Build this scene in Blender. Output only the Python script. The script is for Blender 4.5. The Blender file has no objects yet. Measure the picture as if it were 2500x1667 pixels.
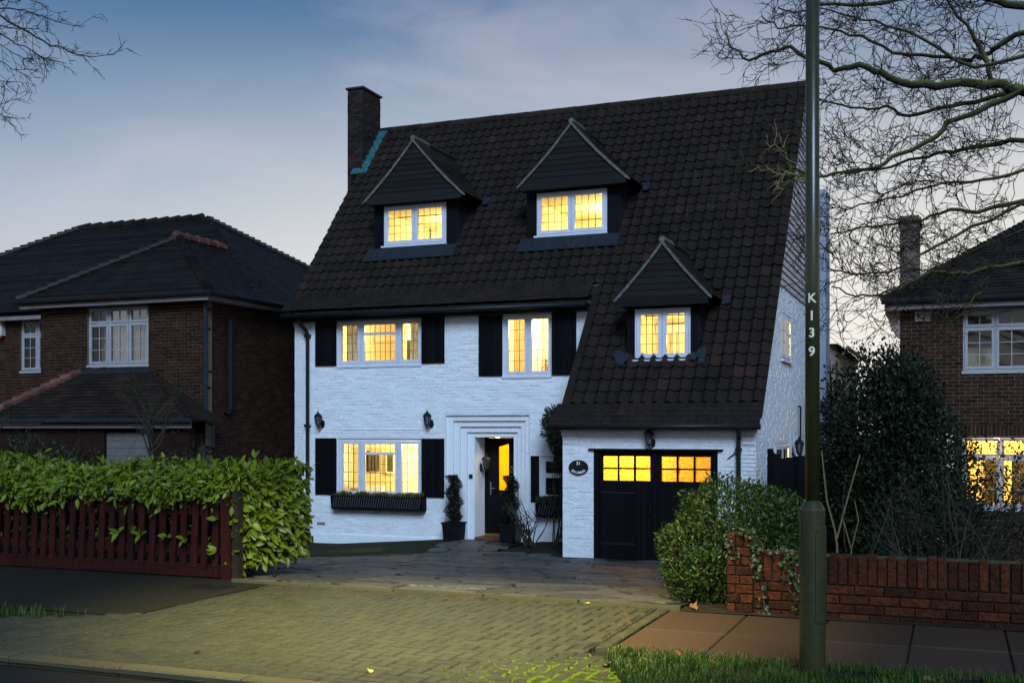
import bpy, math, random
from mathutils import Vector, Matrix, noise
rnd = random.Random(11)
scene = bpy.context.scene
COL = scene.collection
R = math.radians

# ------------------------------------------------------------------ camera, sky, sun, exposure
YAW = R(21.656)
cam_d = bpy.data.cameras.new('camera'); cam = bpy.data.objects.new('camera', cam_d); COL.objects.link(cam)
cam.location = (3.367, -20.612, 1.5); cam.rotation_euler = (R(90), 0, YAW)
cam_d.sensor_width = 36; cam_d.lens = 39.17; cam_d.shift_y = 0.0854; cam_d.clip_end = 2000
scene.camera = cam

SUN_EL, SUN_AZ = R(34), R(27)           # behind the camera, to its right; azimuth from -y (towards the road)
sun_dir = Vector((math.sin(SUN_AZ) * math.cos(SUN_EL), -math.cos(SUN_AZ) * math.cos(SUN_EL), math.sin(SUN_EL)))
world = bpy.data.worlds.new('World'); scene.world = world; world.use_nodes = True
nt = world.node_tree; nt.nodes.clear()
wo = nt.nodes.new('ShaderNodeOutputWorld'); bg = nt.nodes.new('ShaderNodeBackground')
sky = nt.nodes.new('ShaderNodeTexSky'); sky.sky_type = 'NISHITA'; sky.sun_disc = False
sky.sun_elevation = SUN_EL; sky.sun_rotation = math.atan2(sun_dir.x, sun_dir.y)
sky.air_density = 1.2; sky.dust_density = 0.4; sky.ozone_density = 3.0; sky.altitude = 60
# thin veils of dusk cloud and a pale haze that thickens towards the horizon, brightest over the afterglow
tc = nt.nodes.new('ShaderNodeTexCoord'); mp = nt.nodes.new('ShaderNodeMapping'); L = nt.links.new
def wn(t, **k):
    n = nt.nodes.new(t)
    for a_, v_ in k.items(): setattr(n, a_, v_)
    return n
mp.inputs['Scale'].default_value = (1.0, 1.5, 4.2); mp.inputs['Rotation'].default_value = (R(10), R(-16), R(25))
n1 = wn('ShaderNodeTexNoise'); n1.inputs['Scale'].default_value = 2.3; n1.inputs['Detail'].default_value = 8; n1.inputs['Roughness'].default_value = .56; n1.inputs['Distortion'].default_value = .7
cr = wn('ShaderNodeMapRange', interpolation_type='SMOOTHSTEP'); cr.inputs['From Min'].default_value = .42; cr.inputs['From Max'].default_value = .80; cr.inputs['To Max'].default_value = .6
nrmz = wn('ShaderNodeVectorMath', operation='NORMALIZE'); sep = wn('ShaderNodeSeparateXYZ')
hz = wn('ShaderNodeMapRange', interpolation_type='SMOOTHSTEP'); hz.inputs['From Min'].default_value = .43; hz.inputs['From Max'].default_value = -.02; hz.inputs['To Max'].default_value = .97
dt = wn('ShaderNodeVectorMath', operation='DOT_PRODUCT'); GA = R(3); dt.inputs[1].default_value = (math.sin(GA), math.cos(GA), 0)
gl = wn('ShaderNodeMapRange', interpolation_type='SMOOTHSTEP'); gl.inputs['From Min'].default_value = .55; gl.inputs['From Max'].default_value = 1.0
glz = wn('ShaderNodeMath', operation='MULTIPLY'); hz2 = wn('ShaderNodeMapRange', interpolation_type='SMOOTHSTEP'); hz2.inputs['From Min'].default_value = .40; hz2.inputs['From Max'].default_value = .02
hs = wn('ShaderNodeHueSaturation'); hs.inputs['Saturation'].default_value = 1.45; hs.inputs['Value'].default_value = .66
m1, m2, m3 = (wn('ShaderNodeMix', data_type='RGBA') for _ in range(3))
L(tc.outputs['Generated'], mp.inputs['Vector']); L(mp.outputs['Vector'], n1.inputs['Vector']); L(n1.outputs['Fac'], cr.inputs['Value'])
L(tc.outputs['Generated'], nrmz.inputs[0]); L(nrmz.outputs[0], sep.inputs[0]); L(sep.outputs['Z'], hz.inputs['Value']); L(sep.outputs['Z'], hz2.inputs['Value'])
L(nrmz.outputs[0], dt.inputs[0]); L(dt.outputs['Value'], gl.inputs['Value']); L(gl.outputs[0], glz.inputs[0]); L(hz2.outputs[0], glz.inputs[1])
L(sky.outputs['Color'], hs.inputs['Color']); L(hs.outputs['Color'], m1.inputs[6]); L(cr.outputs[0], m1.inputs[0]); m1.inputs[7].default_value = (5.0, 5.0, 6.3, 1)
L(m1.outputs[2], m2.inputs[6]); L(hz.outputs[0], m2.inputs[0]); m2.inputs[7].default_value = (7.1, 7.1, 7.7, 1)
L(m2.outputs[2], m3.inputs[6]); L(glz.outputs[0], m3.inputs[0]); m3.inputs[7].default_value = (10.2, 9.7, 8.9, 1)
L(m3.outputs[2], bg.inputs['Color']); L(bg.outputs['Background'], wo.inputs['Surface'])
bg.inputs['Strength'].default_value = 0.092

sd = bpy.data.lights.new('sun', 'SUN'); sd.energy = 3.3; sd.angle = R(25); sd.color = (.55, .75, 1.0)
sun = bpy.data.objects.new('sun', sd); COL.objects.link(sun)
sun.rotation_euler = (-sun_dir).to_track_quat('-Z', 'Y').to_euler()
vs = scene.view_settings; vs.view_transform = 'Standard'; vs.look = 'None'; vs.exposure = 0; vs.gamma = 1; vs.use_curve_mapping = False
scene.render.engine = 'CYCLES'
scene.cycles.use_denoising = True
scene.cycles.max_bounces = 7; scene.cycles.diffuse_bounces = 4; scene.cycles.transparent_max_bounces = 12
scene.cycles.sample_clamp_indirect = 4.0; scene.cycles.caustics_reflective = False; scene.cycles.caustics_refractive = False

# ------------------------------------------------------------------ helpers
def box_vf(x0, x1, y0, y1, z0, z1):
    v = [(x0,y0,z0),(x1,y0,z0),(x1,y1,z0),(x0,y1,z0),(x0,y0,z1),(x1,y0,z1),(x1,y1,z1),(x0,y1,z1)]
    return v, [(0,3,2,1),(4,5,6,7),(0,1,5,4),(1,2,6,5),(2,3,7,6),(3,0,4,7)]

class MB:
    def __init__(s): s.v = []; s.f = []
    def add(s, vs_, fs_):
        n = len(s.v); s.v.extend(vs_); s.f.extend([tuple(i + n for i in f) for f in fs_]); return s
    def box(s, x0, x1, y0, y1, z0, z1): return s.add(*box_vf(x0, x1, y0, y1, z0, z1))
    def mbox(s, M, hx, hy, hz):
        v, f = box_vf(-hx, hx, -hy, hy, -hz, hz); return s.add([tuple(M @ Vector(p)) for p in v], f)
    def bar(s, a, b, w, h):
        a, b = Vector(a), Vector(b); d = b - a; q = d.to_track_quat('Y', 'Z').to_matrix().to_4x4()
        return s.mbox(Matrix.Translation((a + b) / 2) @ q, w / 2, d.length / 2, h / 2)
    def prism(s, poly, vec):
        n = len(poly); vec = Vector(vec)
        vs_ = [tuple(p) for p in poly] + [tuple(Vector(p) + vec) for p in poly]
        fs_ = [tuple(range(n))[::-1], tuple(range(n, 2 * n))] + [(i, (i + 1) % n, n + (i + 1) % n, n + i) for i in range(n)]
        return s.add(vs_, fs_)
    def tube(s, pts, rads, n=6, cap=True):
        pts = [Vector(p) for p in pts]; base = len(s.v); k = len(pts)
        up = Vector((.31, .17, .93)); 
        for i, p in enumerate(pts):
            d = (pts[min(i + 1, k - 1)] - pts[max(i - 1, 0)])
            if d.length < 1e-9: d = Vector((0, 0, 1))
            d.normalize(); a = d.cross(up)
            if a.length < .05: a = d.cross(Vector((1, 0, 0)))
            a.normalize(); b = d.cross(a); r = rads[i] if isinstance(rads, (list, tuple)) else rads
            for j in range(n):
                t = 2 * math.pi * j / n; s.v.append(tuple(p + a * (r * math.cos(t)) + b * (r * math.sin(t))))
        for i in range(k - 1):
            for j in range(n):
                j2 = (j + 1) % n; s.f.append((base + i*n + j, base + i*n + j2, base + (i+1)*n + j2, base + (i+1)*n + j))
        if cap: s.f.append(tuple(base + j for j in range(n))[::-1]); s.f.append(tuple(base + (k-1)*n + j for j in range(n)))
        return s
    def lathe(s, prof, n=16, c=(0, 0, 0)):
        base = len(s.v); k = len(prof)
        for r, z in prof:
            for j in range(n):
                t = 2 * math.pi * j / n; s.v.append((c[0] + r * math.cos(t), c[1] + r * math.sin(t), c[2] + z))
        for i in range(k - 1):
            for j in range(n):
                j2 = (j + 1) % n; s.f.append((base + i*n + j, base + i*n + j2, base + (i+1)*n + j2, base + (i+1)*n + j))
        s.f.append(tuple(base + j for j in range(n))[::-1]); s.f.append(tuple(base + (k-1)*n + j for j in range(n)))
        return s
    def mesh(s, name, mat, smooth=False):
        me = bpy.data.meshes.new(name); me.from_pydata(s.v, [], s.f)
        if mat: me.materials.append(mat)
        if smooth: me.polygons.foreach_set('use_smooth', [True] * len(me.polygons))
        me.update(); return me
    def build(s, name, mat, parent=None, smooth=False, loc=None, rot=None):
        return put(name, s.mesh(name, mat, smooth), parent, loc, rot)

def put(name, me, parent=None, loc=None, rot=None, mat4=None):
    o = bpy.data.objects.new(name, me); COL.objects.link(o)
    if parent: o.parent = parent
    if mat4 is not None: o.matrix_local = mat4
    else:
        if loc: o.location = loc
        if rot: o.rotation_euler = rot
    return o
def tag(o, label=None, cat=None, group=None, kind=None):
    if label: o['label'] = label
    if cat: o['category'] = cat
    if group: o['group'] = group
    if kind: o['kind'] = kind
    return o
def thing(name, label, cat, loc=(0,0,0), rz=0, group=None):
    o = bpy.data.objects.new(name, None); COL.objects.link(o); o.location = loc; o.rotation_euler = (0, 0, rz); o.empty_display_size = .2
    return tag(o, label, cat, group)
def cells(x0, x1, z0, z1, holes):
    xs = sorted({x0, x1, *[min(max(h[i], x0), x1) for h in holes for i in (0, 1)]}); zs = sorted({z0, z1, *[min(max(h[i], z0), z1) for h in holes for i in (2, 3)]})
    out = []
    for zi in range(len(zs) - 1):
        za, zb = zs[zi], zs[zi+1]; zm = (za + zb) / 2; start = None
        for xi in range(len(xs) - 1):
            xm = (xs[xi] + xs[xi+1]) / 2
            inside = any(h[0] < xm < h[1] and h[2] < zm < h[3] for h in holes)
            if not inside and start is None: start = xs[xi]
            if inside and start is not None: out.append((start, xs[xi], za, zb)); start = None
        if start is not None: out.append((start, x1, za, zb))
    return out
def spans(a, b, holes):
    segs = [(a, b)]
    for h0, h1 in holes:
        n = []
        for s0, s1 in segs:
            if h1 <= s0 or h0 >= s1: n.append((s0, s1)); continue
            if h0 > s0: n.append((s0, h0))
            if h1 < s1: n.append((h1, s1))
        segs = n
    return [q for q in segs if q[1] - q[0] > .012]

# ------------------------------------------------------------------ materials
def mat(name, c1, c2=None, rough=.8, scale=6.0, bump=0.0, bscale=60.0, vary=0.0, metal=0.0, spec=.18, c3=None, stretch=(1,1,1), detail=5, coat=0, bdist=.02, sub=0, thr=None):
    m = bpy.data.materials.new(name); m.use_nodes = True; t = m.node_tree; b = t.nodes['Principled BSDF']
    b.inputs['Roughness'].default_value = rough; b.inputs['Metallic'].default_value = metal; b.inputs['Specular IOR Level'].default_value = spec
    if coat: b.inputs['Coat Weight'].default_value = coat; b.inputs['Coat Roughness'].default_value = .15
    g = t.nodes.new('ShaderNodeNewGeometry'); mpn = t.nodes.new('ShaderNodeMapping'); mpn.inputs['Scale'].default_value = stretch
    t.links.new(g.outputs['Position'], mpn.inputs['Vector'])
    n = t.nodes.new('ShaderNodeTexNoise'); n.inputs['Scale'].default_value = scale; n.inputs['Detail'].default_value = detail; n.inputs['Roughness'].default_value = .6
    t.links.new(mpn.outputs['Vector'], n.inputs['Vector'])
    r = t.nodes.new('ShaderNodeValToRGB'); r.color_ramp.elements[0].position = .32; r.color_ramp.elements[1].position = .68
    r.color_ramp.elements[0].color = (*c1, 1); r.color_ramp.elements[1].color = (*(c2 or c1), 1)
    if c3: e = r.color_ramp.elements.new(.78); e.color = (*c3, 1)
    t.links.new(n.outputs['Fac'], r.inputs['Fac']); out = r.outputs['Color']
    if vary:
        oi = t.nodes.new('ShaderNodeObjectInfo'); ad = t.nodes.new('ShaderNodeMath'); ad.operation = 'ADD'; fr = t.nodes.new('ShaderNodeMath'); fr.operation = 'FRACT'
        t.links.new(oi.outputs['Random'], ad.inputs[0]); t.links.new(g.outputs['Random Per Island'], ad.inputs[1]); t.links.new(ad.outputs[0], fr.inputs[0])
        mr = t.nodes.new('ShaderNodeMapRange'); mr.inputs['To Min'].default_value = 1 - vary; mr.inputs['To Max'].default_value = 1 + vary
        t.links.new(fr.outputs[0], mr.inputs['Value'])
        mx = t.nodes.new('ShaderNodeVectorMath'); mx.operation = 'SCALE'; t.links.new(out, mx.inputs[0]); t.links.new(mr.outputs[0], mx.inputs['Scale']); out = mx.outputs[0]
        if thr:   # a few odd pieces in another colour
            gt = t.nodes.new('ShaderNodeMapRange'); gt.inputs['From Min'].default_value = thr[1]; gt.inputs['From Max'].default_value = 1; t.links.new(fr.outputs[0], gt.inputs['Value'])
            m2 = t.nodes.new('ShaderNodeMix'); m2.data_type = 'RGBA'; t.links.new(gt.outputs[0], m2.inputs[0]); t.links.new(out, m2.inputs[6]); m2.inputs[7].default_value = (*thr[0], 1); out = m2.outputs[2]
    t.links.new(out, b.inputs['Base Color'])
    if bump:
        n2 = t.nodes.new('ShaderNodeTexNoise'); n2.inputs['Scale'].default_value = bscale; n2.inputs['Detail'].default_value = 4; t.links.new(mpn.outputs['Vector'], n2.inputs['Vector'])
        bp = t.nodes.new('ShaderNodeBump'); bp.inputs['Strength'].default_value = bump; bp.inputs['Distance'].default_value = bdist
        t.links.new(n2.outputs['Fac'], bp.inputs['Height']); t.links.new(bp.outputs['Normal'], b.inputs['Normal'])
    if sub: b.inputs['Transmission Weight'].default_value = 0
    m['bsdf'] = b.name
    return m
def emat(name, col, strength):
    m = bpy.data.materials.new(name); m.use_nodes = True; b = m.node_tree.nodes['Principled BSDF']
    b.inputs['Base Color'].default_value = (*col, 1); b.inputs['Emission Color'].default_value = (*col, 1); b.inputs['Emission Strength'].default_value = strength
    return m
def glassmat(name, tint=(1,1,1), refl=.1, rough=.03, frost=0.0, bump=0.0):
    m = bpy.data.materials.new(name); m.use_nodes = True; t = m.node_tree; t.nodes.clear()
    o = t.nodes.new('ShaderNodeOutputMaterial'); mx = t.nodes.new('ShaderNodeMixShader'); tr = t.nodes.new('ShaderNodeBsdfTransparent'); gl = t.nodes.new('ShaderNodeBsdfGlossy')
    tr.inputs['Color'].default_value = (*tint, 1); gl.inputs['Roughness'].default_value = rough; lw = t.nodes.new('ShaderNodeFresnel'); lw.inputs['IOR'].default_value = 1.5
    mx.inputs[0].default_value = refl; t.links.new(lw.outputs[0], mx.inputs[0])
    src = tr
    if frost:
        tl = t.nodes.new('ShaderNodeBsdfTranslucent'); tl.inputs['Color'].default_value = (*tint, 1); m3 = t.nodes.new('ShaderNodeMixShader'); m3.inputs[0].default_value = frost
        t.links.new(tr.outputs[0], m3.inputs[1]); t.links.new(tl.outputs[0], m3.inputs[2]); src = m3
    if bump:
        g = t.nodes.new('ShaderNodeNewGeometry'); vo = t.nodes.new('ShaderNodeTexNoise'); vo.inputs['Scale'].default_value = 38; vo.inputs['Detail'].default_value = 2; vo.inputs['Distortion'].default_value = 1.2
        bp = t.nodes.new('ShaderNodeBump'); bp.inputs['Strength'].default_value = bump; bp.inputs['Distance'].default_value = .03
        t.links.new(g.outputs['Position'], vo.inputs['Vector']); t.links.new(vo.outputs['Fac'], bp.inputs['Height'])
        t.links.new(bp.outputs['Normal'], gl.inputs['Normal'])
        if frost: t.links.new(bp.outputs['Normal'], tl.inputs['Normal'])
        rp = t.nodes.new('ShaderNodeMapRange'); rp.inputs['From Min'].default_value = .42; rp.inputs['From Max'].default_value = .62; rp.inputs['To Min'].default_value = .25; rp.inputs['To Max'].default_value = frost
        t.links.new(vo.outputs['Fac'], rp.inputs['Value'])
        if frost: t.links.new(rp.outputs[0], m3.inputs[0])
    t.links.new(src.outputs[0], mx.inputs[1]); t.links.new(gl.outputs[0], mx.inputs[2]); t.links.new(mx.outputs[0], o.inputs['Surface'])
    return m

M = {}
M['white'] = mat('painted_brick', (.70,.73,.77), (.90,.91,.93), rough=.85, scale=46, bump=1.0, bscale=62, bdist=.024, stretch=(.6,.6,1.5), c3=(.80,.82,.84), vary=.04)
M['upvc'] = mat('white_frame_paint', (.52,.53,.60), (.60,.61,.68), rough=.4, scale=4)
M['black_wood'] = mat('black_painted_wood', (.003,.0032,.004), (.006,.006,.007), spec=.06, rough=.62, scale=14, bump=.25, bscale=40, stretch=(6,6,.6), vary=.3)
M['black_metal'] = mat('black_metal', (.008,.008,.010), (.015,.015,.017), rough=.42, scale=20)
M['board'] = mat('dark_stained_board', (.010,.0095,.010), (.019,.018,.019), spec=.1, rough=.75, scale=7, bump=.5, bscale=25, stretch=(.5,3,9), vary=.25)
M['barge'] = mat('weathered_bargeboard', (.06,.058,.052), (.16,.155,.14), rough=.85, scale=9, bump=.5, bscale=30, stretch=(2,2,2))
M['pantile'] = mat('clay_pantile', (.0092,.0062,.0043), (.0200,.0132,.0092), rough=.62, scale=1.6, bump=.6, bscale=60, vary=.17, thr=((.034,.015,.011),.975), c3=(.024,.022,.011))
M['plain_tile'] = mat('plain_tile', (.010,.0066,.0046), (.021,.0138,.0094), rough=.7, scale=3, bump=.4, bscale=50, vary=.4)
M['slate_tile'] = mat('neighbour_tile', (.008,.0066,.0062), (.017,.0142,.0135), rough=.5, scale=2, bump=.4, bscale=40, vary=.45)
M['red_tile'] = mat('red_clay_tile', (.07,.028,.022), (.13,.055,.042), rough=.7, scale=5, vary=.4, bump=.3)
M['lead'] = mat('lead_flashing', (.009,.012,.016), (.022,.029,.038), rough=.5, scale=16, bump=.5, bscale=30, c3=(.06,.08,.10))
M['fringe_tint'] = mat('fringe_tinted_flashing', (.015,.055,.062), (.045,.15,.16), rough=.6, scale=14, bump=.4, c3=(.02,.06,.07))  # turquoise lens fringe painted into the flashing colour
M['soot_brick'] = mat('sooty_brick', (.013,.010,.009), (.032,.023,.020), rough=.9, scale=9, bump=.6, bscale=60, vary=.45)
M['soot_mortar'] = mat('sooty_mortar', (.02,.017,.015), (.04,.035,.03), rough=.95, scale=12)
M['brown_brick'] = mat('brown_brick', (.016,.0062,.0036), (.039,.0150,.0082), rough=.85, scale=8, bump=.5, bscale=70, vary=.45, c3=(.07,.03,.022))
M['mortar'] = mat('mortar', (.12,.092,.066), (.20,.155,.11), rough=.95, scale=20, bump=.4)
M['red_brick'] = mat('garden_wall_brick', (.018,.0044,.0018), (.068,.0175,.0058), rough=.85, scale=26, bump=.8, bscale=60, vary=.5, c3=(.06,.045,.016))
M['moss_mortar'] = mat('mossy_mortar', (.035,.028,.012), (.085,.07,.03), rough=.95, scale=18, bump=.5)
M['clap'] = mat('weathered_clapboard', (.30,.25,.24), (.58,.53,.52), rough=.85, scale=6, bump=.5, bscale=22, stretch=(1,.35,7), c3=(.18,.13,.11))
M['render'] = mat('grey_render', (.22,.25,.31), (.32,.35,.41), rough=.9, scale=5, bump=.4)
M['interior'] = mat('cream_plaster', (.70,.60,.36), (.78,.68,.42), rough=.9, scale=1.5)
M['interior_white'] = mat('white_interior_paint', (.8,.76,.66), (.84,.8,.7), rough=.7, scale=2)
M['floor_in'] = mat('interior_floor', (.25,.15,.08), (.35,.2,.1), rough=.6, scale=6)
M['curtain'] = mat('patterned_curtain', (.55,.36,.10), (.85,.75,.48), rough=.9, scale=9, stretch=(3,1,1))
M['dark_in'] = mat('dark_interior', (.10,.09,.08), (.16,.15,.13), rough=.9, scale=3)
M['net'] = mat('net_curtain', (.20,.20,.20), (.36,.36,.35), rough=.95, scale=7, stretch=(9,9,.6))
M['glass'] = glassmat('window_glass'); M['obscure'] = glassmat('obscured_glass', (1,.80,.38), frost=.85, bump=.8)
M['amber'] = glassmat('amber_door_glass', (1,.70,.12), frost=.9)
M['leading'] = mat('lead_came', (.05,.045,.035), (.07,.06,.05), rough=.6)
M['green_paint'] = mat('dark_green_lamp_post', (.022,.023,.008), (.034,.034,.013), rough=.32, spec=.35, scale=30, bump=.12, bscale=160, bdist=.006, coat=.3)
M['white_paint'] = mat('stencil_paint', (.62,.58,.44), (.75,.72,.58), rough=.7, scale=40)
M['asphalt'] = mat('asphalt', (.006,.0055,.005), (.017,.016,.0145), rough=.62, scale=110, bump=.9, bscale=170, bdist=.012, c3=(.034,.032,.030))
M['tarmac'] = mat('worn_tarmac', (.006,.0056,.004), (.019,.018,.012), rough=.8, scale=55, bump=.7, bscale=120, c3=(.028,.034,.012))
M['paver'] = mat('block_paver', (.015,.0155,.007), (.052,.052,.026), rough=.34, scale=130, bump=1.0, bscale=210, bdist=.012, vary=.22, c3=(.24,.235,.16), spec=.5)  # pale specks are wet glints painted into the base colour
M['joint'] = mat('mossy_joint', (.005,.007,.0015), (.014,.019,.003), rough=.95, scale=12, bump=.6)
M['slab'] = mat('pink_concrete_slab', (.026,.0145,.009), (.062,.037,.024), rough=.7, scale=120, bump=.5, bscale=200, bdist=.006, vary=.12, c3=(.07,.06,.03))
M['kerb'] = mat('kerb_concrete', (.035,.031,.018), (.085,.077,.046), rough=.7, scale=90, bump=.5, bscale=150, vary=.15, bdist=.008)
M['crazy'] = mat('crazy_paving_stone', (.030,.029,.028), (.095,.090,.085), rough=.5, scale=22, bump=.6, bscale=70, vary=.35, c3=(.15,.12,.10), bdist=.02)
M['soil'] = mat('dark_soil', (.012,.010,.007), (.03,.025,.017), rough=1, scale=9, bump=1, bscale=60, bdist=.05)
M['lawn'] = mat('lawn', (.010,.017,.004), (.022,.033,.008), rough=.95, scale=12, bump=1, bscale=120, bdist=.03)
M['ground'] = mat('garden_ground', (.014,.018,.008), (.03,.034,.014), rough=1, scale=3, bump=.8, bscale=40, bdist=.05)
M['fence'] = mat('red_stained_timber', (.009,.0008,.0006), (.038,.0030,.0020), rough=.7, scale=8, bump=.5, bscale=30, stretch=(5,5,.5), vary=.25)
M['pot'] = mat('black_planter', (.004,.004,.005), (.009,.009,.010), rough=.4, scale=9)
M['terracotta'] = mat('doorstep_tile', (.10,.035,.018), (.16,.06,.03), rough=.6, scale=9)
M['bronze_step'] = mat('brass_threshold', (.3,.2,.06), (.4,.28,.1), rough=.35, metal=.8)
M['chrome'] = mat('chrome', (.5,.5,.5), (.6,.6,.6), rough=.25, metal=1)
M['alarm'] = mat('alarm_box_plastic', (.42,.40,.34), (.5,.48,.42), rough=.5)
M['red_plastic'] = mat('red_lens', (.4,.01,.01), (.45,.02,.02), rough=.3)
M['plate'] = mat('alarm_plate_enamel', (.46,.42,.36), (.55,.5,.44), rough=.5, scale=12)
M['black_print'] = mat('black_print', (.012,.012,.014), None, rough=.6)
M['gar_white'] = mat('white_garage_door', (.12,.108,.108), (.15,.138,.138), rough=.55, scale=4)
def leafmat(name, c1, c2, c3=None, rough=.42, vary=.4, scale=14, trans=.25, thr=None):
    m = mat(name, c1, c2, rough=rough, scale=scale, vary=vary, c3=c3, detail=3, thr=thr, spec=.3)
    t = m.node_tree; b = t.nodes['Principled BSDF']; o = t.nodes['Material Output']
    tl = t.nodes.new('ShaderNodeBsdfTranslucent'); mx = t.nodes.new('ShaderNodeMixShader'); mx.inputs[0].default_value = trans
    src = b.inputs['Base Color'].links[0].from_socket
    t.links.new(src, tl.inputs['Color']); t.links.new(b.outputs[0], mx.inputs[1]); t.links.new(tl.outputs[0], mx.inputs[2]); t.links.new(mx.outputs[0], o.inputs['Surface'])
    return m
M['laurel'] = leafmat('spotted_laurel_leaf', (.055,.088,.005), (.165,.225,.010), (.44,.44,.05), scale=95)
M['choisya'] = leafmat('bush_leaf', (.015,.036,.006), (.042,.080,.012), (.09,.13,.028), thr=((.35,.30,.03),.985))
M['dark_leaf'] = leafmat('dark_shrub_leaf', (.007,.012,.004), (.018,.028,.009), rough=.5)
M['mid_leaf'] = leafmat('dark_hedge_leaf', (.010,.020,.008), (.022,.038,.014), rough=.5)
M['topiary_leaf'] = leafmat('topiary_leaf', (.016,.024,.012), (.036,.048,.022), rough=.55)
M['ivy'] = leafmat('ivy_leaf', (.012,.034,.010), (.03,.065,.022), rough=.4)
M['grass'] = leafmat('grass_blade', (.022,.052,.006), (.06,.11,.012), (.12,.14,.03), rough=.5, scale=5)
M['moss'] = mat('bright_moss', (.12,.18,.005), (.24,.32,.008), rough=.95, scale=30, bump=1, bscale=120, bdist=.02)
M['dead'] = leafmat('dead_leaf', (.10,.045,.02), (.20,.10,.045), rough=.7)
M['yellow_leaf'] = leafmat('yellow_leaf', (.45,.34,.05), (.6,.48,.1), rough=.6)
M['heather'] = leafmat('window_box_heather', (.055,.045,.012), (.10,.09,.025), (.12,.06,.05), scale=20)
M['bark'] = mat('dark_bark', (.020,.016,.012), (.05,.042,.030), rough=.9, scale=14, bump=.6, bscale=50)
M['pale_stem'] = mat('pale_stem', (.10,.075,.035), (.17,.13,.06), rough=.8, scale=14)
M['lit_twig'] = mat('painted_lit_twig', (.16,.12,.05), (.26,.20,.09), rough=.8, scale=14)  # street lamp light on twigs, painted in as a paler bark
def mossbark():
    m = mat('mossy_bark', (.020,.016,.014), (.045,.036,.030), rough=.9, scale=9, bump=.6, bscale=40)
    t = m.node_tree; b = t.nodes['Principled BSDF']; src = b.inputs['Base Color'].links[0].from_socket
    g = t.nodes.new('ShaderNodeNewGeometry'); sx = t.nodes.new('ShaderNodeSeparateXYZ'); t.links.new(g.outputs['Normal'], sx.inputs[0])
    n = t.nodes.new('ShaderNodeTexNoise'); n.inputs['Scale'].default_value = 5; t.links.new(g.outputs['Position'], n.inputs['Vector'])
    a = t.nodes.new('ShaderNodeMath'); a.operation = 'ADD'; t.links.new(sx.outputs['Z'], a.inputs[0]); t.links.new(n.outputs['Fac'], a.inputs[1])
    mr = t.nodes.new('ShaderNodeMapRange'); mr.inputs['From Min'].default_value = .35; mr.inputs['From Max'].default_value = .9; mr.inputs['To Max'].default_value = .9; t.links.new(a.outputs[0], mr.inputs['Value'])
    mx = t.nodes.new('ShaderNodeMix'); mx.data_type = 'RGBA'; t.links.new(mr.outputs[0], mx.inputs[0]); t.links.new(src, mx.inputs[6]); mx.inputs[7].default_value = (.085,.095,.012,1)
    t.links.new(mx.outputs[2], b.inputs['Base Color']); return m
M['moss_bark'] = mossbark()
M['lamp_on'] = emat('warm_lamp_globe', (1,.74,.36), 12)
# ------------------------------------------------------------------ the ground
def clamp01(t): return max(0.0, min(1.0, t))
def H(u, v):
    z = -1.0 * clamp01((v + 11.35) / 10.85)
    z -= .22 * clamp01((-7.2 - u) / 3.0) * clamp01((v + 6) / 8)
    return z
def sheet(name, us, vs_, hf, m, kind='structure', keep=None):
    mb = MB(); nu = len(us)
    for v in vs_:
        for u in us: mb.v.append((u, v, hf(u, v)))
    for j in range(len(vs_) - 1):
        for i in range(nu - 1):
            if keep and not keep((us[i] + us[i+1]) / 2, (vs_[j] + vs_[j+1]) / 2): continue
            a = j * nu + i; mb.f.append((a, a + 1, a + nu + 1, a + nu))
    return tag(mb.build(name, m, smooth=True), kind=kind)
def frange(a, b, n): return [a + (b - a) * i / n for i in range(n + 1)]
gus = [-500, -150, -60, -35] + frange(-28, 14, 84) + [20, 40, 120, 500]
gvs = [-500, -120, -40, -22, -15.2, -11.6] + frange(-11.4, 16, 55) + [24, 50, 150, 500]
def HG(u, v): return (-.30 if v < -11.5 else H(u, v) - (.03 if -9 < u < 1.9 and v < 2.3 else .015)) + (.02 * noise.noise((u * .8, v * .8, 0)) if -11 < v < 15 and not (-8 < u < 2) else 0)
sheet('ground', gus, gvs, HG, M['ground'])
sheet('road', [-400, -60] + frange(-20, 20, 20) + [60, 400], [-23.5, -19, -15.0], lambda u, v: -.045 - .02 * clamp01((v + 23) / 8) if v < -15.2 else -.055, M['asphalt'])
sheet('footpath_base', [-60, -12, -2.82, 1.24, 12, 60], [-15.02, -13.4, -11.38], lambda u, v: -.035, M['soil'])
sheet('footpath', frange(-30, -2.82, 30), [-13.42, -12.4, -11.3], lambda u, v: -.004 + .006 * noise.noise((u, v, 3)), M['tarmac'])
sheet('lawn', frange(-11.5, -6.1, 12), frange(-7.5, 2.38, 16), lambda u, v: H(u, v) + .012, M['lawn'], keep=lambda u, v: u < -6.3 - .0 * v)
sheet('planting_bed', frange(-5.35, -3.76, 16), frange(.35, 2.38, 18), lambda u, v: H(u, v) + .035 + .03 * noise.noise((u * 3, v * 3, 1)) - .06 * clamp01((-5.1 - u) / .2) - .05 * clamp01((.6 - v) / .25) - .03 * noise.noise((u * 7, v * 7, 4)), M['soil'])
sheet('wall_bed', frange(1.25, 12, 20), [-11.56, -11.3], lambda u, v: .004 + .01 * noise.noise((u * 4, v * 4, 1)), M['soil'])
sheet('garden_bed', frange(.95, 2.0, 6), frange(-11.28, -9.6, 8), lambda u, v: H(u, v) + .02 + .03 * noise.noise((u * 3, v * 3, 1)) - .08 * clamp01((1.35 - u) / .3) - .08 * clamp01((-11.0 - v) / .25), M['soil'])
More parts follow.
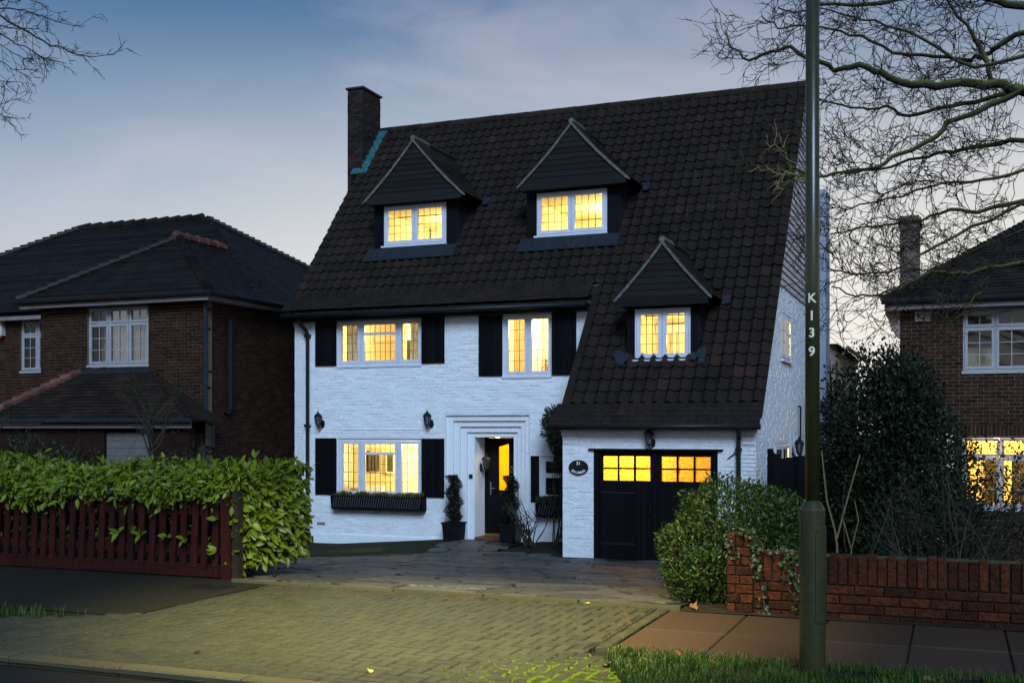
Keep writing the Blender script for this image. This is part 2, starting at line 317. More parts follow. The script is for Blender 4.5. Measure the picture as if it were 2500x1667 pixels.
# kerb stones
kr = tag(MB().box(-60, 60, -15.0, -14.88, -.2, -.06).build('kerb', M['joint']), kind='structure')
km = MB(); b0 = .012
km.add([(0.004,-.125,-.2),(.906,-.125,-.2),(.906,0,-.2),(.004,0,-.2),(.004,-.125,-.012),(.906,-.125,-.012),(.906,-.112,0),(.004,-.112,0),(.906,0,0),(.004,0,0)],
       [(0,1,5,4),(4,5,6,7),(7,6,8,9),(3,9,8,2),(1,2,8,6,5),(0,4,7,9,3)])
kme = km.mesh('kerb_stone', M['kerb'])
for i in range(-16, 11): put('kerb_stone', kme, kr, (i * .912 + .3, -14.875, .002 + rnd.uniform(-.004, .004)), (0, 0, rnd.uniform(-.003, .003)))

# block-paved crossing: 90 degree herringbone
cross = tag(MB().prism([(-2.81,-11.43,-.06),(-2.81,-13.25,-.06),(-5.35,-14.87,-.06),(1.85,-14.87,-.06),(1.23,-13.45,-.06),(1.23,-11.43,-.06)], (0,0,.018)).build('paved_crossing', M['joint']), kind='structure')
def bevel_box(l, w, h, b=.009):
    v = [(-l,-w,-h),(l,-w,-h),(l,w,-h),(-l,w,-h),(-l,-w,-b),(l,-w,-b),(l,w,-b),(-l,w,-b),(-l+b,-w+b,0),(l-b,-w+b,0),(l-b,w-b,0),(-l+b,w-b,0)]
    return v, [(0,1,5,4),(1,2,6,5),(2,3,7,6),(3,0,4,7),(4,5,9,8),(5,6,10,9),(6,7,11,10),(7,4,8,11),(8,9,10,11)]
pav = []
XA, XB, YA, YB = -5.69, 1.95, -14.855, -11.44
def xleft(v): return -2.80 - max(0, -13.25 - v) * 1.55
def xright(v): return 1.16 + max(0, -13.45 - v) * .45
for j in range(-3, 38):
    for i in range(-3, 80):
        k = (i - j) % 4
        if k == 0: r4 = (i * .1, i * .1 + .2, j * .1, j * .1 + .1)
        elif k == 3: r4 = (i * .1, i * .1 + .1, j * .1, j * .1 + .2)
        else: continue
        r4 = (max(XA, XA + r4[0]), min(XB, XA + r4[1]), max(YA, YA + r4[2]), min(YB, YA + r4[3]))
        ym = (r4[2] + r4[3]) / 2; fl_ = ym < -13.3; r4 = (max(r4[0], xleft(ym) + (0 if fl_ else .108)), min(r4[1], xright(ym) - (0 if ym < -13.5 else .108)), r4[2], r4[3])
        if r4[1] - r4[0] > .03 and r4[3] - r4[2] > .03: pav.append(r4)
for n in range(8, 17): pav += [(-2.80, -2.695, YA + n*.2, YA + n*.2 + .2), (1.055, 1.16, YA + n*.2, YA + n*.2 + .2)]
pav = [((p[0]+p[1])/2, (p[2]+p[3])/2, (round((p[1]-p[0])/2 - .0070, 4), round((p[3]-p[2])/2 - .0070, 4))) for p in pav]
pme = {}
camp = Vector((3.367, -20.612))
pav.sort(key=lambda p: (Vector(p[:2]) - camp).length + (3 if p[0] < -2.6 and p[1] < -14 else 0))
rest = MB()
for n, (u, v, o) in enumerate(pav):
    z = rnd.uniform(-.003, .002); rx, ry = rnd.uniform(-.012, .012), rnd.uniform(-.012, .012)
    if n < 300: put('paver', pme.setdefault(o, None) or pme.update({o: MB().add(*bevel_box(o[0], o[1], .05)).mesh('paver', M['paver'])}) or pme[o], cross, (u, v, z), (rx, ry, rnd.uniform(-.012, .012)))
    else:
        Mx = Matrix.Translation((u, v, z)) @ Matrix.Rotation(rx, 4, 'X') @ Matrix.Rotation(ry, 4, 'Y')
        vv, ff = bevel_box(o[0], o[1], .05); rest.add([tuple(Mx @ Vector(q)) for q in vv], ff)
tag(rest.build('pavers', M['paver'], cross), kind='stuff')

# pavement slabs right of the crossing
flag = tag(MB().box(1.165, 14, -13.33, -11.52, -.08, -.016).build('pavement', M['joint']), kind='structure')
for r_, (va, vb) in enumerate([(-12.425, -11.535), (-13.32, -12.44)]):
    for i in range(20):
        ua = 1.172 + i * .635
        l, w = .3115, (vb - va) / 2 - .004
        put('paving_slab', MB().add(*bevel_box(l, w, .06, .008)).mesh('paving_slab', M['slab']), flag, (ua + .3175, (va + vb) / 2, rnd.uniform(-.005, .004)), (rnd.uniform(-.006, .006), rnd.uniform(-.006, .006), rnd.uniform(-.004, .004)))

# crazy-paved drive: irregular stones cut from a voronoi pattern
drive_poly = [(-3.25,-11.38),(1.22,-11.38),(1.10,-9.6),(1.6,-8.5),(1.6,-.04),(-3.7,-.04),(-3.72,.3),(-5.4,.32),(-5.42,2.3),(-7.35,2.36),(-6.75,.3),(-6.3,-1.2),(-6.25,-6.5),(-4.3,-9.6)]
def inpoly(x, y, P):
    c = False; j = len(P) - 1
    for i in range(len(P)):
        if (P[i][1] > y) != (P[j][1] > y) and x < (P[j][0]-P[i][0]) * (y-P[i][1]) / (P[j][1]-P[i][1]) + P[i][0]: c = not c
        j = i
    return c
def clip(P, a, b, c):        # keep a*x+b*y<=c
    out = []
    for i in range(len(P)):
        p, q = P[i], P[(i+1) % len(P)]; dp, dq = a*p[0]+b*p[1]-c, a*q[0]+b*q[1]-c
        if dp <= 0: out.append(p)
        if dp * dq < 0: t = dp / (dp - dq); out.append((p[0]+(q[0]-p[0])*t, p[1]+(q[1]-p[1])*t))
    return out
drive = tag(MB().build('driveway', M['soil']), kind='structure')
dm = MB(); us, vs2 = frange(-7.6, 1.8, 47), frange(-11.4, 2.4, 69)
idx = {}
for j in range(len(vs2) - 1):
    for i in range(len(us) - 1):
        if inpoly((us[i]+us[i+1])/2, (vs2[j]+vs2[j+1])/2, drive_poly):
            q = [(us[i],vs2[j]),(us[i+1],vs2[j]),(us[i+1],vs2[j+1]),(us[i],vs2[j+1])]
            dm.add([(a, b, H(a, b) + .004) for a, b in q], [(0,1,2,3)])
drive.data = dm.mesh('driveway', M['joint'])
seeds = []; tries = 0
while len(seeds) < 285 and tries < 60000:
    tries += 1; x, y = rnd.uniform(-7.4, 1.7), rnd.uniform(-11.4, 2.35)
    if not inpoly(x, y, drive_poly): continue
    dmin = .40 if tries < 9000 else .33
    if all((x-a)**2 + (y-b)**2 > dmin**2 for a, b in seeds): seeds.append((x, y))
ghost = []
for _ in range(9000):
    x, y = rnd.uniform(-8.2, 2.3), rnd.uniform(-12, 3.0)
    if not inpoly(x, y, drive_poly) and all((x-a)**2 + (y-b)**2 > .3**2 for a, b in ghost) and any((x-a)**2 + (y-b)**2 < .5**2 for a, b in seeds): ghost.append((x, y))
for (x, y) in seeds:
    P = [(x-1.2,y-1.2),(x+1.2,y-1.2),(x+1.2,y+1.2),(x-1.2,y+1.2)]
    for (a, b) in seeds + ghost:
        if (a, b) == (x, y) or (a-x)**2 + (b-y)**2 > 4: continue
        nx, ny = a - x, b - y; d = math.hypot(nx, ny); nx /= d; ny /= d
        P = clip(P, nx, ny, nx * (x+a)/2 + ny * (y+b)/2 - .014 - rnd.uniform(0, .012))
    P = clip(P, 0, -1, 11.385); P = clip(P, 0, 1, 2.35); P = clip(P, 1, 0, 1.6); 
    if x > -3.76: P = clip(P, 0, 1, -.05)
    if x > -5.4 and y > .3 - .3: P = clip(P, 0, 1, .31) if y < .31 else clip(P, 1, 0, -5.4)
    if len(P) < 3: continue
    cx, cy = sum(p[0] for p in P) / len(P), sum(p[1] for p in P) / len(P); z = H(cx, cy); dz = rnd.uniform(.012, .026)
    mb = MB(); n = len(P)
    top = [(p[0]-cx, p[1]-cy, H(*p) - z + dz) for p in P]
    low = [(a*1.0, b*1.0, c - .03) for a, b, c in top]; top = [(a*.975, b*.975, c) for a, b, c in top]
    mb.add(low + top, [tuple(range(n, 2*n))] + [(i, (i+1) % n, n + (i+1) % n, n + i) for i in range(n)])
    put('paving_stone', mb.mesh('paving_stone', M['crazy']), drive, (cx, cy, z))
edge = tag(MB().build('drive_edging', M['kerb']), kind='structure'); em = MB()
for i in range(5): em.box(-3.25 + i * .9, -2.365 + i * .9, -11.435, -11.385, -.1, .022 + rnd.uniform(-.004, .004))
edge.data = em.mesh('drive_edging', M['kerb'])
dcv = MB().box(-3.42, -3.02, -11.95, -11.68, -.03, .003)
for i in range(6): dcv.box(-3.40, -3.04, -11.935 + i*.042, -11.915 + i*.042, .003, .008)
tag(dcv.build('drain_cover', M['black_metal']), 'small dark metal drain cover set in the paving near the fence post', 'drain cover')
# ------------------------------------------------------------------ the white house
SL, Z0 = 1.1815, 1.79                       # front roof plane: z = Z0 + SL * y
PITCH = math.atan(SL); RY, RZ = 6.70, Z0 + SL * 6.70
def roof_z(y): return Z0 + SL * y
def roof_y(z): return (z - Z0) / SL
house = thing('white_house', 'white painted brick house with steep dark pantiled roof, three gabled dormers and lit windows', 'house')

def brickwork(name, parent, m, axis, plane, a0, a1, z0, z1, holes, course=.075, length=.225, out=-1, depth=.012, jit=.005, joint=.008, bounds=None, pieces=0, key=None, kind='stuff', bname='brick'):
    """courses of bricks on an upright face; axis 'x' = face runs along x at y=plane, 'y' = face runs along y at x=plane; out = outward sign"""
    bl = []; r_ = random.Random(sum(map(ord, name)) + int(abs(plane) * 10)); n = int((z1 - z0) / course + .5)
    for j in range(n):
        za, zb = z0 + j * course, min(z0 + (j + 1) * course, z1); lo, hi = a0, a1
        if bounds: lo, hi = bounds((za + zb) / 2)
        hs_ = [(h[0], h[1]) for h in holes if h[2] < zb - .02 and h[3] > za + .02]
        x = a0 - (length / 2 if j % 2 else 0)
        while x < a1:
            for s0, s1 in spans(max(x, lo), min(x + length, hi), hs_): bl.append((s0 + joint / 2, s1 - joint / 2, za + joint / 2, zb - joint / 2))
            x += length
    if key: bl.sort(key=key)
    mb = MB(); cache = {}
    for q, (s0, s1, za, zb) in enumerate(bl):
        d = depth + r_.uniform(-jit, jit); p0, p1 = sorted((plane, plane + out * d))
        if q < pieces:
            k = (round(s1 - s0, 3), round(zb - za, 3))
            if k not in cache:
                w, h = (s1 - s0) / 2, (zb - za) / 2
                cache[k] = (MB().box(-w, w, -.02, .02, -h, h) if axis == 'x' else MB().box(-.02, .02, -w, w, -h, h)).mesh(bname, m)
            c = plane + out * (d - .02)
            put(bname, cache[k], parent, ((s0+s1)/2, c, (za+zb)/2) if axis == 'x' else (c, (s0+s1)/2, (za+zb)/2))
        else:
            mb.box(s0, s1, p0, p1, za, zb) if axis == 'x' else mb.box(p0, p1, s0, s1, za, zb)
    if mb.v: tag(mb.build(name, m, parent), kind=kind)
    return bl

def wallslab(name, m, parent, axis, p0, p1, a0, a1, z0, z1, holes):
    mb = MB()
    for (x0, x1, za, zb) in cells(a0, a1, z0, z1, holes):
        mb.box(x0, x1, p0, p1, za, zb) if axis == 'x' else mb.box(p0, p1, x0, x1, za, zb)
    return mb.build(name, m, parent)

WL = dict(lw=(-10.22,-8.0,-.08,1.28), uw=(-10.22,-8.0,2.99,4.04), rw=(-5.977,-4.834,2.672,4.02), sw=(-5.11,-4.2,-.03,.91), door=(-7.39,-5.354,-1.6,1.812))
FY = 2.4
holes = list(WL.values())
wallslab('front_wall', M['white'], house, 'x', FY, FY + .24, -11.4, -3.6, -1.6, 4.62, holes)
brickwork('painted_brickwork', house, M['white'], 'x', FY + .002, -11.4, -3.6, -1.6, 4.6, holes, depth=.009, jit=.007, joint=.006)
# garage front
GH = [(-3.113, -.714, -1.6, 1.10)]
wallslab('garage_wall', M['white'], house, 'x', 0, .22, -3.75, 0, -1.6, 1.78, GH)
brickwork('painted_brickwork', house, M['white'], 'x', .002, -3.75, 0, -1.6, 1.76, GH, depth=.010, jit=.008, joint=.007)
MB().prism([(-3.75,.22,-1.6),(-3.75,FY,-1.6),(-3.75,FY,roof_z(FY)-.1),(-3.75,.22,roof_z(.22)-.1)], (.2,0,0)).build('garage_side_wall', M['white'], house)
# right gable wall: painted brick below, boards above
SH = [(3.10, 4.60, 2.97, 3.96), (2.30, 4.30, -.25, 1.21)]
BACKY = 13.3
def gable_bounds(z): return (max(0.0, roof_y(z) + .06) if z > 1.7 else 0.0, min(BACKY, 2 * RY - roof_y(z) - .06))
mb = MB()
for (a, b, za, zb) in cells(0, BACKY, -1.6, 4.55, SH):
    n = max(1, int((zb - za) / .2))
    for k in range(n):
        z_a, z_b = za + (zb - za) * k / n, za + (zb - za) * (k + 1) / n; lo, hi = gable_bounds(z_b)
        if min(b, hi) > max(a, lo): mb.box(-.24, 0, max(a, lo), min(b, hi), z_a, z_b)
mb.build('side_wall', M['white'], house)
brickwork('painted_brickwork', house, M['white'], 'y', -.002, 0, BACKY, -1.6, 4.55, SH, out=1, depth=.007, jit=.005, joint=.006, bounds=gable_bounds)
MB().prism([(-.06,roof_y(4.5)+.1,4.5),(-.06,2*RY-roof_y(4.5)-.1,4.5),(-.06,RY,RZ-.15)], (-.2,0,0)).build('gable_backing', M['board'], house)
z = 4.50; k = 0
while z < RZ - .35:
    zt = z + .19; a, b = roof_y(zt) + .05, 2 * RY - roof_y(zt) - .05; jag = .02 * (k % 3)
    m_ = MB().prism([(.035, a - .1, z - .012 * (k % 2)), (.035, b, z - .01), (.0, b, zt), (.0, a, zt)], (-.05, 0, 0)); m_.build('clapboard', M['clap'], house)
    z += .155; k += 1
# left gable, rear wall, rear roof
MB().prism([(-11.4,FY,-1.6),(-11.4,BACKY,-1.6),(-11.4,BACKY,roof_z(2*RY-BACKY)-.1),(-11.4,RY,RZ-.1),(-11.4,FY,roof_z(FY)-.1)], (.24,0,0)).build('gable_wall', M['white'], house)
MB().box(-11.4, 0, BACKY - .24, BACKY, -1.6, 1.9).build('rear_wall', M['white'], house)
MB().prism([(-11.47,RY,RZ),(.1,RY,RZ),(.1,BACKY+.3,roof_z(2*RY-BACKY-.3)),(-11.47,BACKY+.3,roof_z(2*RY-BACKY-.3))], (0,0,-.14)).build('rear_roof', M['plain_tile'], house)

# roof: deck with openings for the dormers, then pantiles
DORM = [  # wall x0,x1, front y, fascia z, gable x0,x1,foot z, apex x,z, gable y, window x0,x1,z0,z1, lead
    dict(a=-9.77, b=-7.575, y=3.40, zf=6.90, ga=-9.85, gb=-7.32, zg=7.04, ax=-8.585, az=8.38, gy=3.15, w=(-9.50,-7.842,5.925,6.89), nx=4, nz=4),
    dict(a=-5.79, b=-3.60, y=3.40, zf=6.93, ga=-5.86, gb=-3.345, zg=7.08, ax=-4.62, az=8.38, gy=3.15, w=(-5.545,-3.87,5.92,6.90), nx=4, nz=4),
    dict(a=-2.71, b=-1.287, y=.95, zf=3.92, ga=-2.85, gb=-1.015, zg=4.10, ax=-1.925, az=5.17, gy=.70, w=(-2.55,-1.433,2.875,3.88), nx=3, nz=4)]
CP, SP = math.cos(PITCH), math.sin(PITCH)
def rp(x, y, up=0): return (x, y - SP * up, roof_z(y) + CP * up)
def on_dorm(x, y, grow=0):
    for d in DORM:
        yb = roof_y(d['zf'] + .1)
        if d['a'] - grow < x < d['b'] + grow and d['y'] - .02 - grow < y < yb: return True
        # under the little gabled roof
        yr = roof_y(d['az'])
        if y > d['y'] and y < yr:
            t = (roof_z(y) - d['zg']) / (d['az'] - d['zg']); 
            if 0 <= t <= 1:
                hw = (d['gb'] - d['ga']) / 2 * (1 - t); 
                if abs(x - d['ax']) < hw - .05: return True
    return False
mb = MB()
def deck(x0, x1, y0, y1):
    hl = [(d['a'] + .03, d['b'] - .03, d['y'] + .03, roof_y(d['zf'])) for d in DORM]
    for (xa, xb, ya, yb) in cells(x0, x1, y0, y1, hl): mb.prism([rp(xa, ya, -.02), rp(xb, ya, -.02), rp(xb, yb, -.02), rp(xa, yb, -.02)], (0, .06, -.08))
deck(-11.46, .09, 2.20, RY); deck(-3.84, .09, .0, 2.20)
mb.build('roof', M['plain_tile'], house)
TW, TG = .2355, .30
def tile_vf():
    vs_, n = [], 12; Ls = .375
    for (yy, lift) in ((0, .046), (Ls, .006)):
        for i in range(n):
            t = i / (n - 1); x = t * (TW + .012); a = 2 * math.pi * (t - .36)
            zz = .026 * math.cos(a) + .010 * math.cos(2 * a)
            vs_.append((x, yy, zz + lift))
    for i in range(n): x, y, z_ = vs_[i]; vs_.append((x, y + .004, z_ - .024))
    fs_ = [(i, i+1, n+i+1, n+i) for i in range(n-1)] + [(2*n+i, 2*n+i+1, i+1, i) for i in range(n-1)]
    return vs_, fs_
tv, tf = tile_vf(); tme = MB().add(tv, tf).mesh('roof_tile', M['pantile'], False)
tiles = []
ymain, ycat = 2.36, .06
nrow = int((RY - .10 - ymain) / (TG * CP))
dy = (RY - .12 - ymain) / nrow
for r_ in range(-14, nrow):
    y = ymain + r_ * dy
    if y < ycat - .05: continue
    xs0 = -11.47 if r_ >= 0 else -3.86
    x = .10 - TW
    while x > xs0 - .02:
        tiles.append((x, y)); x -= TW
tiles = [t for t in tiles if not on_dorm(t[0] + TW / 2, t[1] + .12, -.04)]
tiles.sort(key=lambda t: t[1] * 1.0 - t[0] * .12)
rest = MB()
for n, (x, y) in enumerate(tiles):
    Mx = Matrix(((1,0,0,0),(0,CP,-SP,0),(0,SP,CP,0),(0,0,0,1)))
    Mx = Matrix.Translation(rp(x + rnd.uniform(-.004,.004), y + rnd.uniform(-.006,.006), .022)) @ Mx @ Matrix.Rotation(rnd.uniform(-.012,.012), 4, 'Z') @ Matrix.Rotation(rnd.uniform(-.01,.01), 4, 'X')
    if n < 300: put('roof_tile', tme, house, mat4=Mx)
    else: rest.add([tuple(Mx @ Vector(q)) for q in tv], tf)
tag(rest.build('roof_tiles', M['pantile'], house), kind='stuff')
# flared plain tile courses at the two eaves
fl = MB()
for (x0, x1, yb, spread) in ((-11.50, -3.86, ymain + .05, 0), (-3.90, .11, ycat + .05, .06)):
    zt = roof_z(yb)
    for k in range(4):
        y_t, z_t = yb - .095 * k, zt - .088 * k + .05 - .004 * k
        x = x0 - spread * k / 4 - rnd.uniform(0, .08)
        while x < x1 + (.02 if spread else 0):
            w = .165; xa, xb = max(x, x0 - spread * k / 4) + .003, min(x + w, x1) - .003
            if xb - xa > .03:
                j = rnd.uniform(-.005, .005)
                fl.prism([(xa, y_t, z_t + .03), (xb, y_t, z_t + .03 + rnd.uniform(-.004,.004)), (xb, y_t - .15, z_t - .085 + j), (xa, y_t - .15, z_t - .085 + j)], (0, -.006, -.020))
            x += w
tag(fl.build('eave_tiles', M['pantile'], house), kind='stuff')
# ridge tiles
rm = MB(); rm.tube([(0,0,0),(.44,0,0)], [.115,.12], n=12); rme = rm.mesh('ridge_tile', M['plain_tile'], False)
for i in range(26): put('ridge_tile', rme, house, (-11.44 + i * .4435, RY, RZ - .015 + rnd.uniform(-.004,.004)), (0, rnd.uniform(-.008,.008), 0))
# fascias, gutters, downpipes
MB().box(-11.5, -3.9, 2.10, 2.40, 4.06, 4.20).build('fascia', M['black_wood'], house)
MB().box(-11.4, -3.87, FY - .03, FY - .002, 4.055, 4.12).build('soffit_trim', mat('pink_soffit', (.20,.13,.12), (.27,.19,.17), rough=.8), house)
MB().tube([(-11.52,2.0,4.16),(-3.92,2.0,4.16)], .06, n=10).build('gutter', M['black_metal'], house, smooth=True)
MB().box(-3.86, .06, -.16, .0, 1.50, 1.62).build('fascia', M['black_wood'], house)
MB().tube([(-3.95,-.30,1.545),(.12,-.30,1.545)], .058, n=10).build('gutter', M['black_metal'], house, smooth=True)
MB().tube([(-11.06,2.02,4.1),(-11.06,2.12,3.98),(-11.0,2.30,3.82),(-11.0,2.33,3.7),(-11.0,2.33,-1.05)], .045, n=10).box(-11.06,-10.94,2.26,2.40,3.68,3.76).box(-11.06,-10.94,2.26,2.40,1.55,1.61).box(-11.06,-10.94,2.26,2.40,-.35,-.29).build('downpipe', M['black_metal'], house)
MB().box(-11.12,-10.86,2.05,2.39,-1.3,-1.05).build('drain_gully', M['soot_brick'], house)
MB().tube([(-.30,-.28,1.5),(-.30,-.14,1.40),(-.315,-.07,1.30),(-.315,-.07,-1.0)], .042, n=10).box(-.37,-.26,-.12,0,1.1,1.15).bar((-.32,-.06,1.10),(-.52,-.03,.95),.018,.018).build('downpipe', M['black_metal'], house)
# stepped brick corbels at the eaves corners
for (x0, sx, y, zb, w, n) in ((-3.72, -1, .0, 1.215, .30, 4), (-.25, 1, 0, 1.215, .235, 4), (-11.38, -1, FY, 3.86, .25, 5)):
    cb = MB().build('corbel', M['white'], house); cm = MB()
    for k in range(n):
        e = .022 * k; xa, xb = (x0 - e, x0 + w - e * .6) if sx < 0 else (x0 - e * .4, x0 + w)
        cm.box(xa, xb, y - .03 - .006 * k, y + .1, zb + k * .078, zb + k * .078 + .070)
    cb.data = cm.mesh('corbel', M['white'])

# ---- windows
def window(parent, x0, z0, w, h, y, cases, rot=0, loc=None, sill=.05, lead='leading', gm='glass', lw=.011, fm='upvc', pane_name='pane', dp=.055, py=.018):
    """cases: list of (xa,xb,za,zb,[glass (xa,xb,za,zb,nx,nz)]) in wall coordinates relative to x0,z0"""
    win = MB(); 
    for (a, b, c, d) in cells(0, w, 0, h, [q[:4] for q in cases]): win.box(a, b, 0, dp, c, d)
    win = win.build('window', M[fm], parent, loc=loc or (x0, y, z0), rot=(0, 0, rot))
    for (xa, xb, za, zb, gl) in cases:
        cm = MB(); e = .004
        for (a, b, c, d) in cells(xa + e, xb - e, za + e, zb - e, [g[:4] for g in gl]): cm.box(a, b, -.014, dp - .01, c, d)
        cm.build('casement', M[fm], win)
        for (ga, gb, gc, gd, nx, nz) in gl:
            MB().box(ga, gb, py, py + .006, gc, gd).build(pane_name, M[gm], win)
            if nx * nz > 1:
                lm = MB()
                for i in range(1, nx): x = ga + (gb - ga) * i / nx; lm.box(x - lw/2, x + lw/2, py - .012 if py > 0 else py - .003, py - .001, gc, gd)
                for i in range(1, nz): zz = gc + (gd - gc) * i / nz; lm.box(ga, gb, py - .0115 if py > 0 else py - .0025, py - .0015, zz - lw*.42, zz + lw*.42)
                lm.build('leading' if lead == 'leading' else 'glazing_bars', M[lead], win)
    if sill: MB().box(-.03, w + .01, -.06, .06, -sill, -.003).build('sill', M[fm], win)
    return win
def rel(x0, z0, c): return [(a - x0, b - x0, cc - z0, d - z0, [(g[0]-x0, g[1]-x0, g[2]-z0, g[3]-z0, g[4], g[5]) for g in gl]) for (a, b, cc, d, gl) in c]
x0, x1, z0, z1 = WL['lw']
window(house, x0, z0, x1-x0, z1-z0, FY + .03, rel(x0, z0, [(-10.17,-9.60,-.03,1.23,[(-10.08,-9.67,.046,1.15,3,5)]), (-9.585,-8.625,-.03,1.23,[(-9.497,-8.698,.955,1.15,6,1),(-9.497,-8.698,.046,.898,6,4)]), (-8.61,-8.05,-.03,1.23,[(-8.525,-8.108,.046,1.15,3,5)])]))
x0, x1, z0, z1 = WL['uw']
window(house, x0, z0, x1-x0, z1-z0, FY + .03, rel(x0, z0, [(-10.19,-9.60,3.03,4.01,[(-10.115,-9.69,3.105,3.935,3,4)]), (-9.585,-8.625,3.03,4.01,[(-9.50,-8.695,3.755,3.935,6,1),(-9.50,-8.695,3.105,3.70,6,3)]), (-8.61,-8.03,3.03,4.01,[(-8.525,-8.10,3.105,3.935,3,4)])]))
x0, x1, z0, z1 = WL['rw']
window(house, x0, z0, x1-x0, z1-z0, FY + .03, rel(x0, z0, [(-5.945,-5.40,2.715,3.99,[(-5.859,-5.478,2.78,3.925,3,5)]), (-5.39,-4.865,2.715,3.99,[(-5.316,-4.924,2.78,3.925,3,5)])]))
x0, x1, z0, z1 = WL['sw']
window(house, x0, z0, x1-x0, z1-z0, FY + .03, rel(x0, z0, [(-5.07,-4.24,.0,.88,[(-4.985,-4.33,.53,.79,4,2),(-4.985,-4.33,.06,.43,4,3)])]))
# side wall windows face right: rotate the plane by 90 degrees
def side_window(ya, yb, za, zb): 
    w, h = yb - ya, zb - za
    window(house, 0, 0, w, h, 0, [(.05, w/2-.01, .05, h-.05, [(.13, w/2-.09, .13, h-.13, 2, 3)]), (w/2+.01, w-.05, .05, h-.05, [(w/2+.09, w-.13, .13, h*.55, 2, 2), (w/2+.09, w-.13, h*.62, h-.13, 2, 1)])], rot=R(90), loc=(-.005, ya, za), py=-.011)
side_window(*SH[0]); side_window(*SH[1])

# shutters of upright boards
for (xa, xb, za, zb) in ((-10.81,-10.235,-.055,1.285), (-7.99,-7.42,-.06,1.283), (-10.81,-10.235,2.998,4.045), (-7.99,-7.415,3.0,4.05), (-6.563,-5.992,2.685,4.042), (-4.822,-4.26,2.675,4.044), (-5.313,-5.12,-.11,.91)):
    sh = MB().box(xa, xb, FY - .035, FY - .014, za, zb).build('shutter', M['black_wood'], house)
    n = max(2, int((xb - xa) / .11)); w = (xb - xa) / n
    bme = MB().add(*bevel_box(w/2 - .003, (zb-za)/2, .012, .004)).mesh('board', M['black_wood'])
    for i in range(n): put('board', bme, sh, (xa + w * (i + .5), FY - .047, (za + zb)/2), (R(90), 0, 0))

# ---- door recess: four stepped rings, reveal, door
steps = [(-7.39,-5.354,1.812),(-7.226,-5.468,1.685),(-7.084,-5.59,1.556),(-6.933,-5.707,1.429),(-6.77,-5.814,1.318)]
for k in range(4):
    (a, b, t), (a2, b2, t2) = steps[k], steps[k+1]; y = FY + .055 * (k + 1)
    MB().box(a, a2, y, y + .1 + (.6 if k == 3 else 0), -1.3, t).box(b2, b, y, y + .1 + (.6 if k == 3 else 0), -1.3, t).box(a2, b2, y, y + .1 + (.6 if k == 3 else 0), t2, t).build('door_surround', M['white'], house)
DY = 3.24
door = None
mbd = MB()
gx0, gx1, gz0, gz1 = -6.42, -6.17, .09, 1.10
for (a, b, c, d) in cells(-6.70, -5.86, -.90, 1.29, [(gx0, gx1, gz0, gz1 + .06), (-5.93,-5.885,-.5,1.2)]): mbd.box(a, b, DY - .03, DY + .02, c, d)
fr = MB()
for (a, b, c, d) in cells(-6.78, -5.80, -.95, 1.33, [(-6.705,-5.855,-.905,1.295)]): fr.box(a, b, DY - .04, DY + .04, c, d)
fr.build('door_frame', M['black_wood'], house)
door = mbd.build('front_door', M['black_wood'], house)
MB().prism([(gx0,DY,gz0),(gx1,DY,gz0),(gx1,DY,gz1+.06),(gx0,DY,gz1-.01)], (0,.008,0)).build('glass_pane', M['amber'], door)
MB().prism([(gx0-.005,DY-.026,gz1-.01),(gx1+.005,DY-.026,gz1+.062),(gx1+.005,DY-.026,gz1+.07),(gx0-.005,DY-.026,gz1+.07)], (0,.03,0)).build('glazing_bead', M['black_wood'], door)
MB().box(-5.93,-5.885,DY,DY+.008,-.5,1.2).build('glass_pane', M['amber'], door)
MB().tube([(-6.60,DY-.08,-.02),(-6.60,DY-.08,.28)], .014, n=8).tube([(-6.60,DY-.03,.0),(-6.60,DY-.08,.0)], .01).tube([(-6.60,DY-.03,.26),(-6.60,DY-.08,.26)], .01).bar((-6.60,DY-.07,.13),(-6.49,DY-.07,.13),.016,.016).build('handle', M['chrome'], door)
MB().box(-6.30,-6.02,DY-.045,DY-.03,-.10,-.03).build('letterbox', M['chrome'], door)
kn = [( -6.09 + .04 * math.cos(t), DY - .045, .56 + .055 * math.sin(t)) for t in [i * math.pi / 6 for i in range(13)]]
MB().tube(kn, .008, n=6).box(-6.105,-6.075,DY-.05,DY-.03,.61,.65).build('knocker', M['chrome'], door)
MB().box(-6.75,-5.83,DY-.10,DY-.0,-.955,-.915).build('threshold', M['bronze_step'], house)
MB().box(-6.78,-5.80,2.62,DY-.04,-1.2,-.955).build('doorstep', M['terracotta'], house)
MB().box(-6.90,-6.82,FY+.19,FY+.22,.38,.47).tube([(-6.86,FY+.185,.43),(-6.86,FY+.2,.43)], .018, n=10).build('doorbell', M['black_metal'], house)
# added downlight in the recess ceiling, stands in for glow from the door glass
plt = MB().lathe([(.05,0),(.05,-.012),(.04,-.015)], 14, (-6.30, 2.85, 1.318)).build('added_downlight', emat('added_downlight_glow', (1,.75,.42), 6), house)
pl_d = bpy.data.lights.new('added_porch_light', 'SPOT'); pl_d.energy = 26; pl_d.color = (1,.70,.36); pl_d.spot_size = R(130); pl_d.spot_blend = 1; pl_d.shadow_soft_size = .04
pl_o = bpy.data.objects.new('added_porch_light', pl_d); COL.objects.link(pl_o); pl_o.parent = house; pl_o.location = (-6.30, 2.85, 1.29)
# raised label course over the ground-floor window, plinth line and an air brick
MB().box(-10.15,-8.0,FY-.022,FY,1.48,1.495).build('drip_course', M['white'], house)
MB().box(-11.4,-7.4,FY-.030,FY,-1.6,-.99).build('plinth', M['white'], house)
ab = MB()
for i in range(8): ab.box(-10.77 + i * .028, -10.752 + i * .028, FY - .016, FY - .012, -.78, -.72)
ab.build('air_brick', M['black_print'], house)

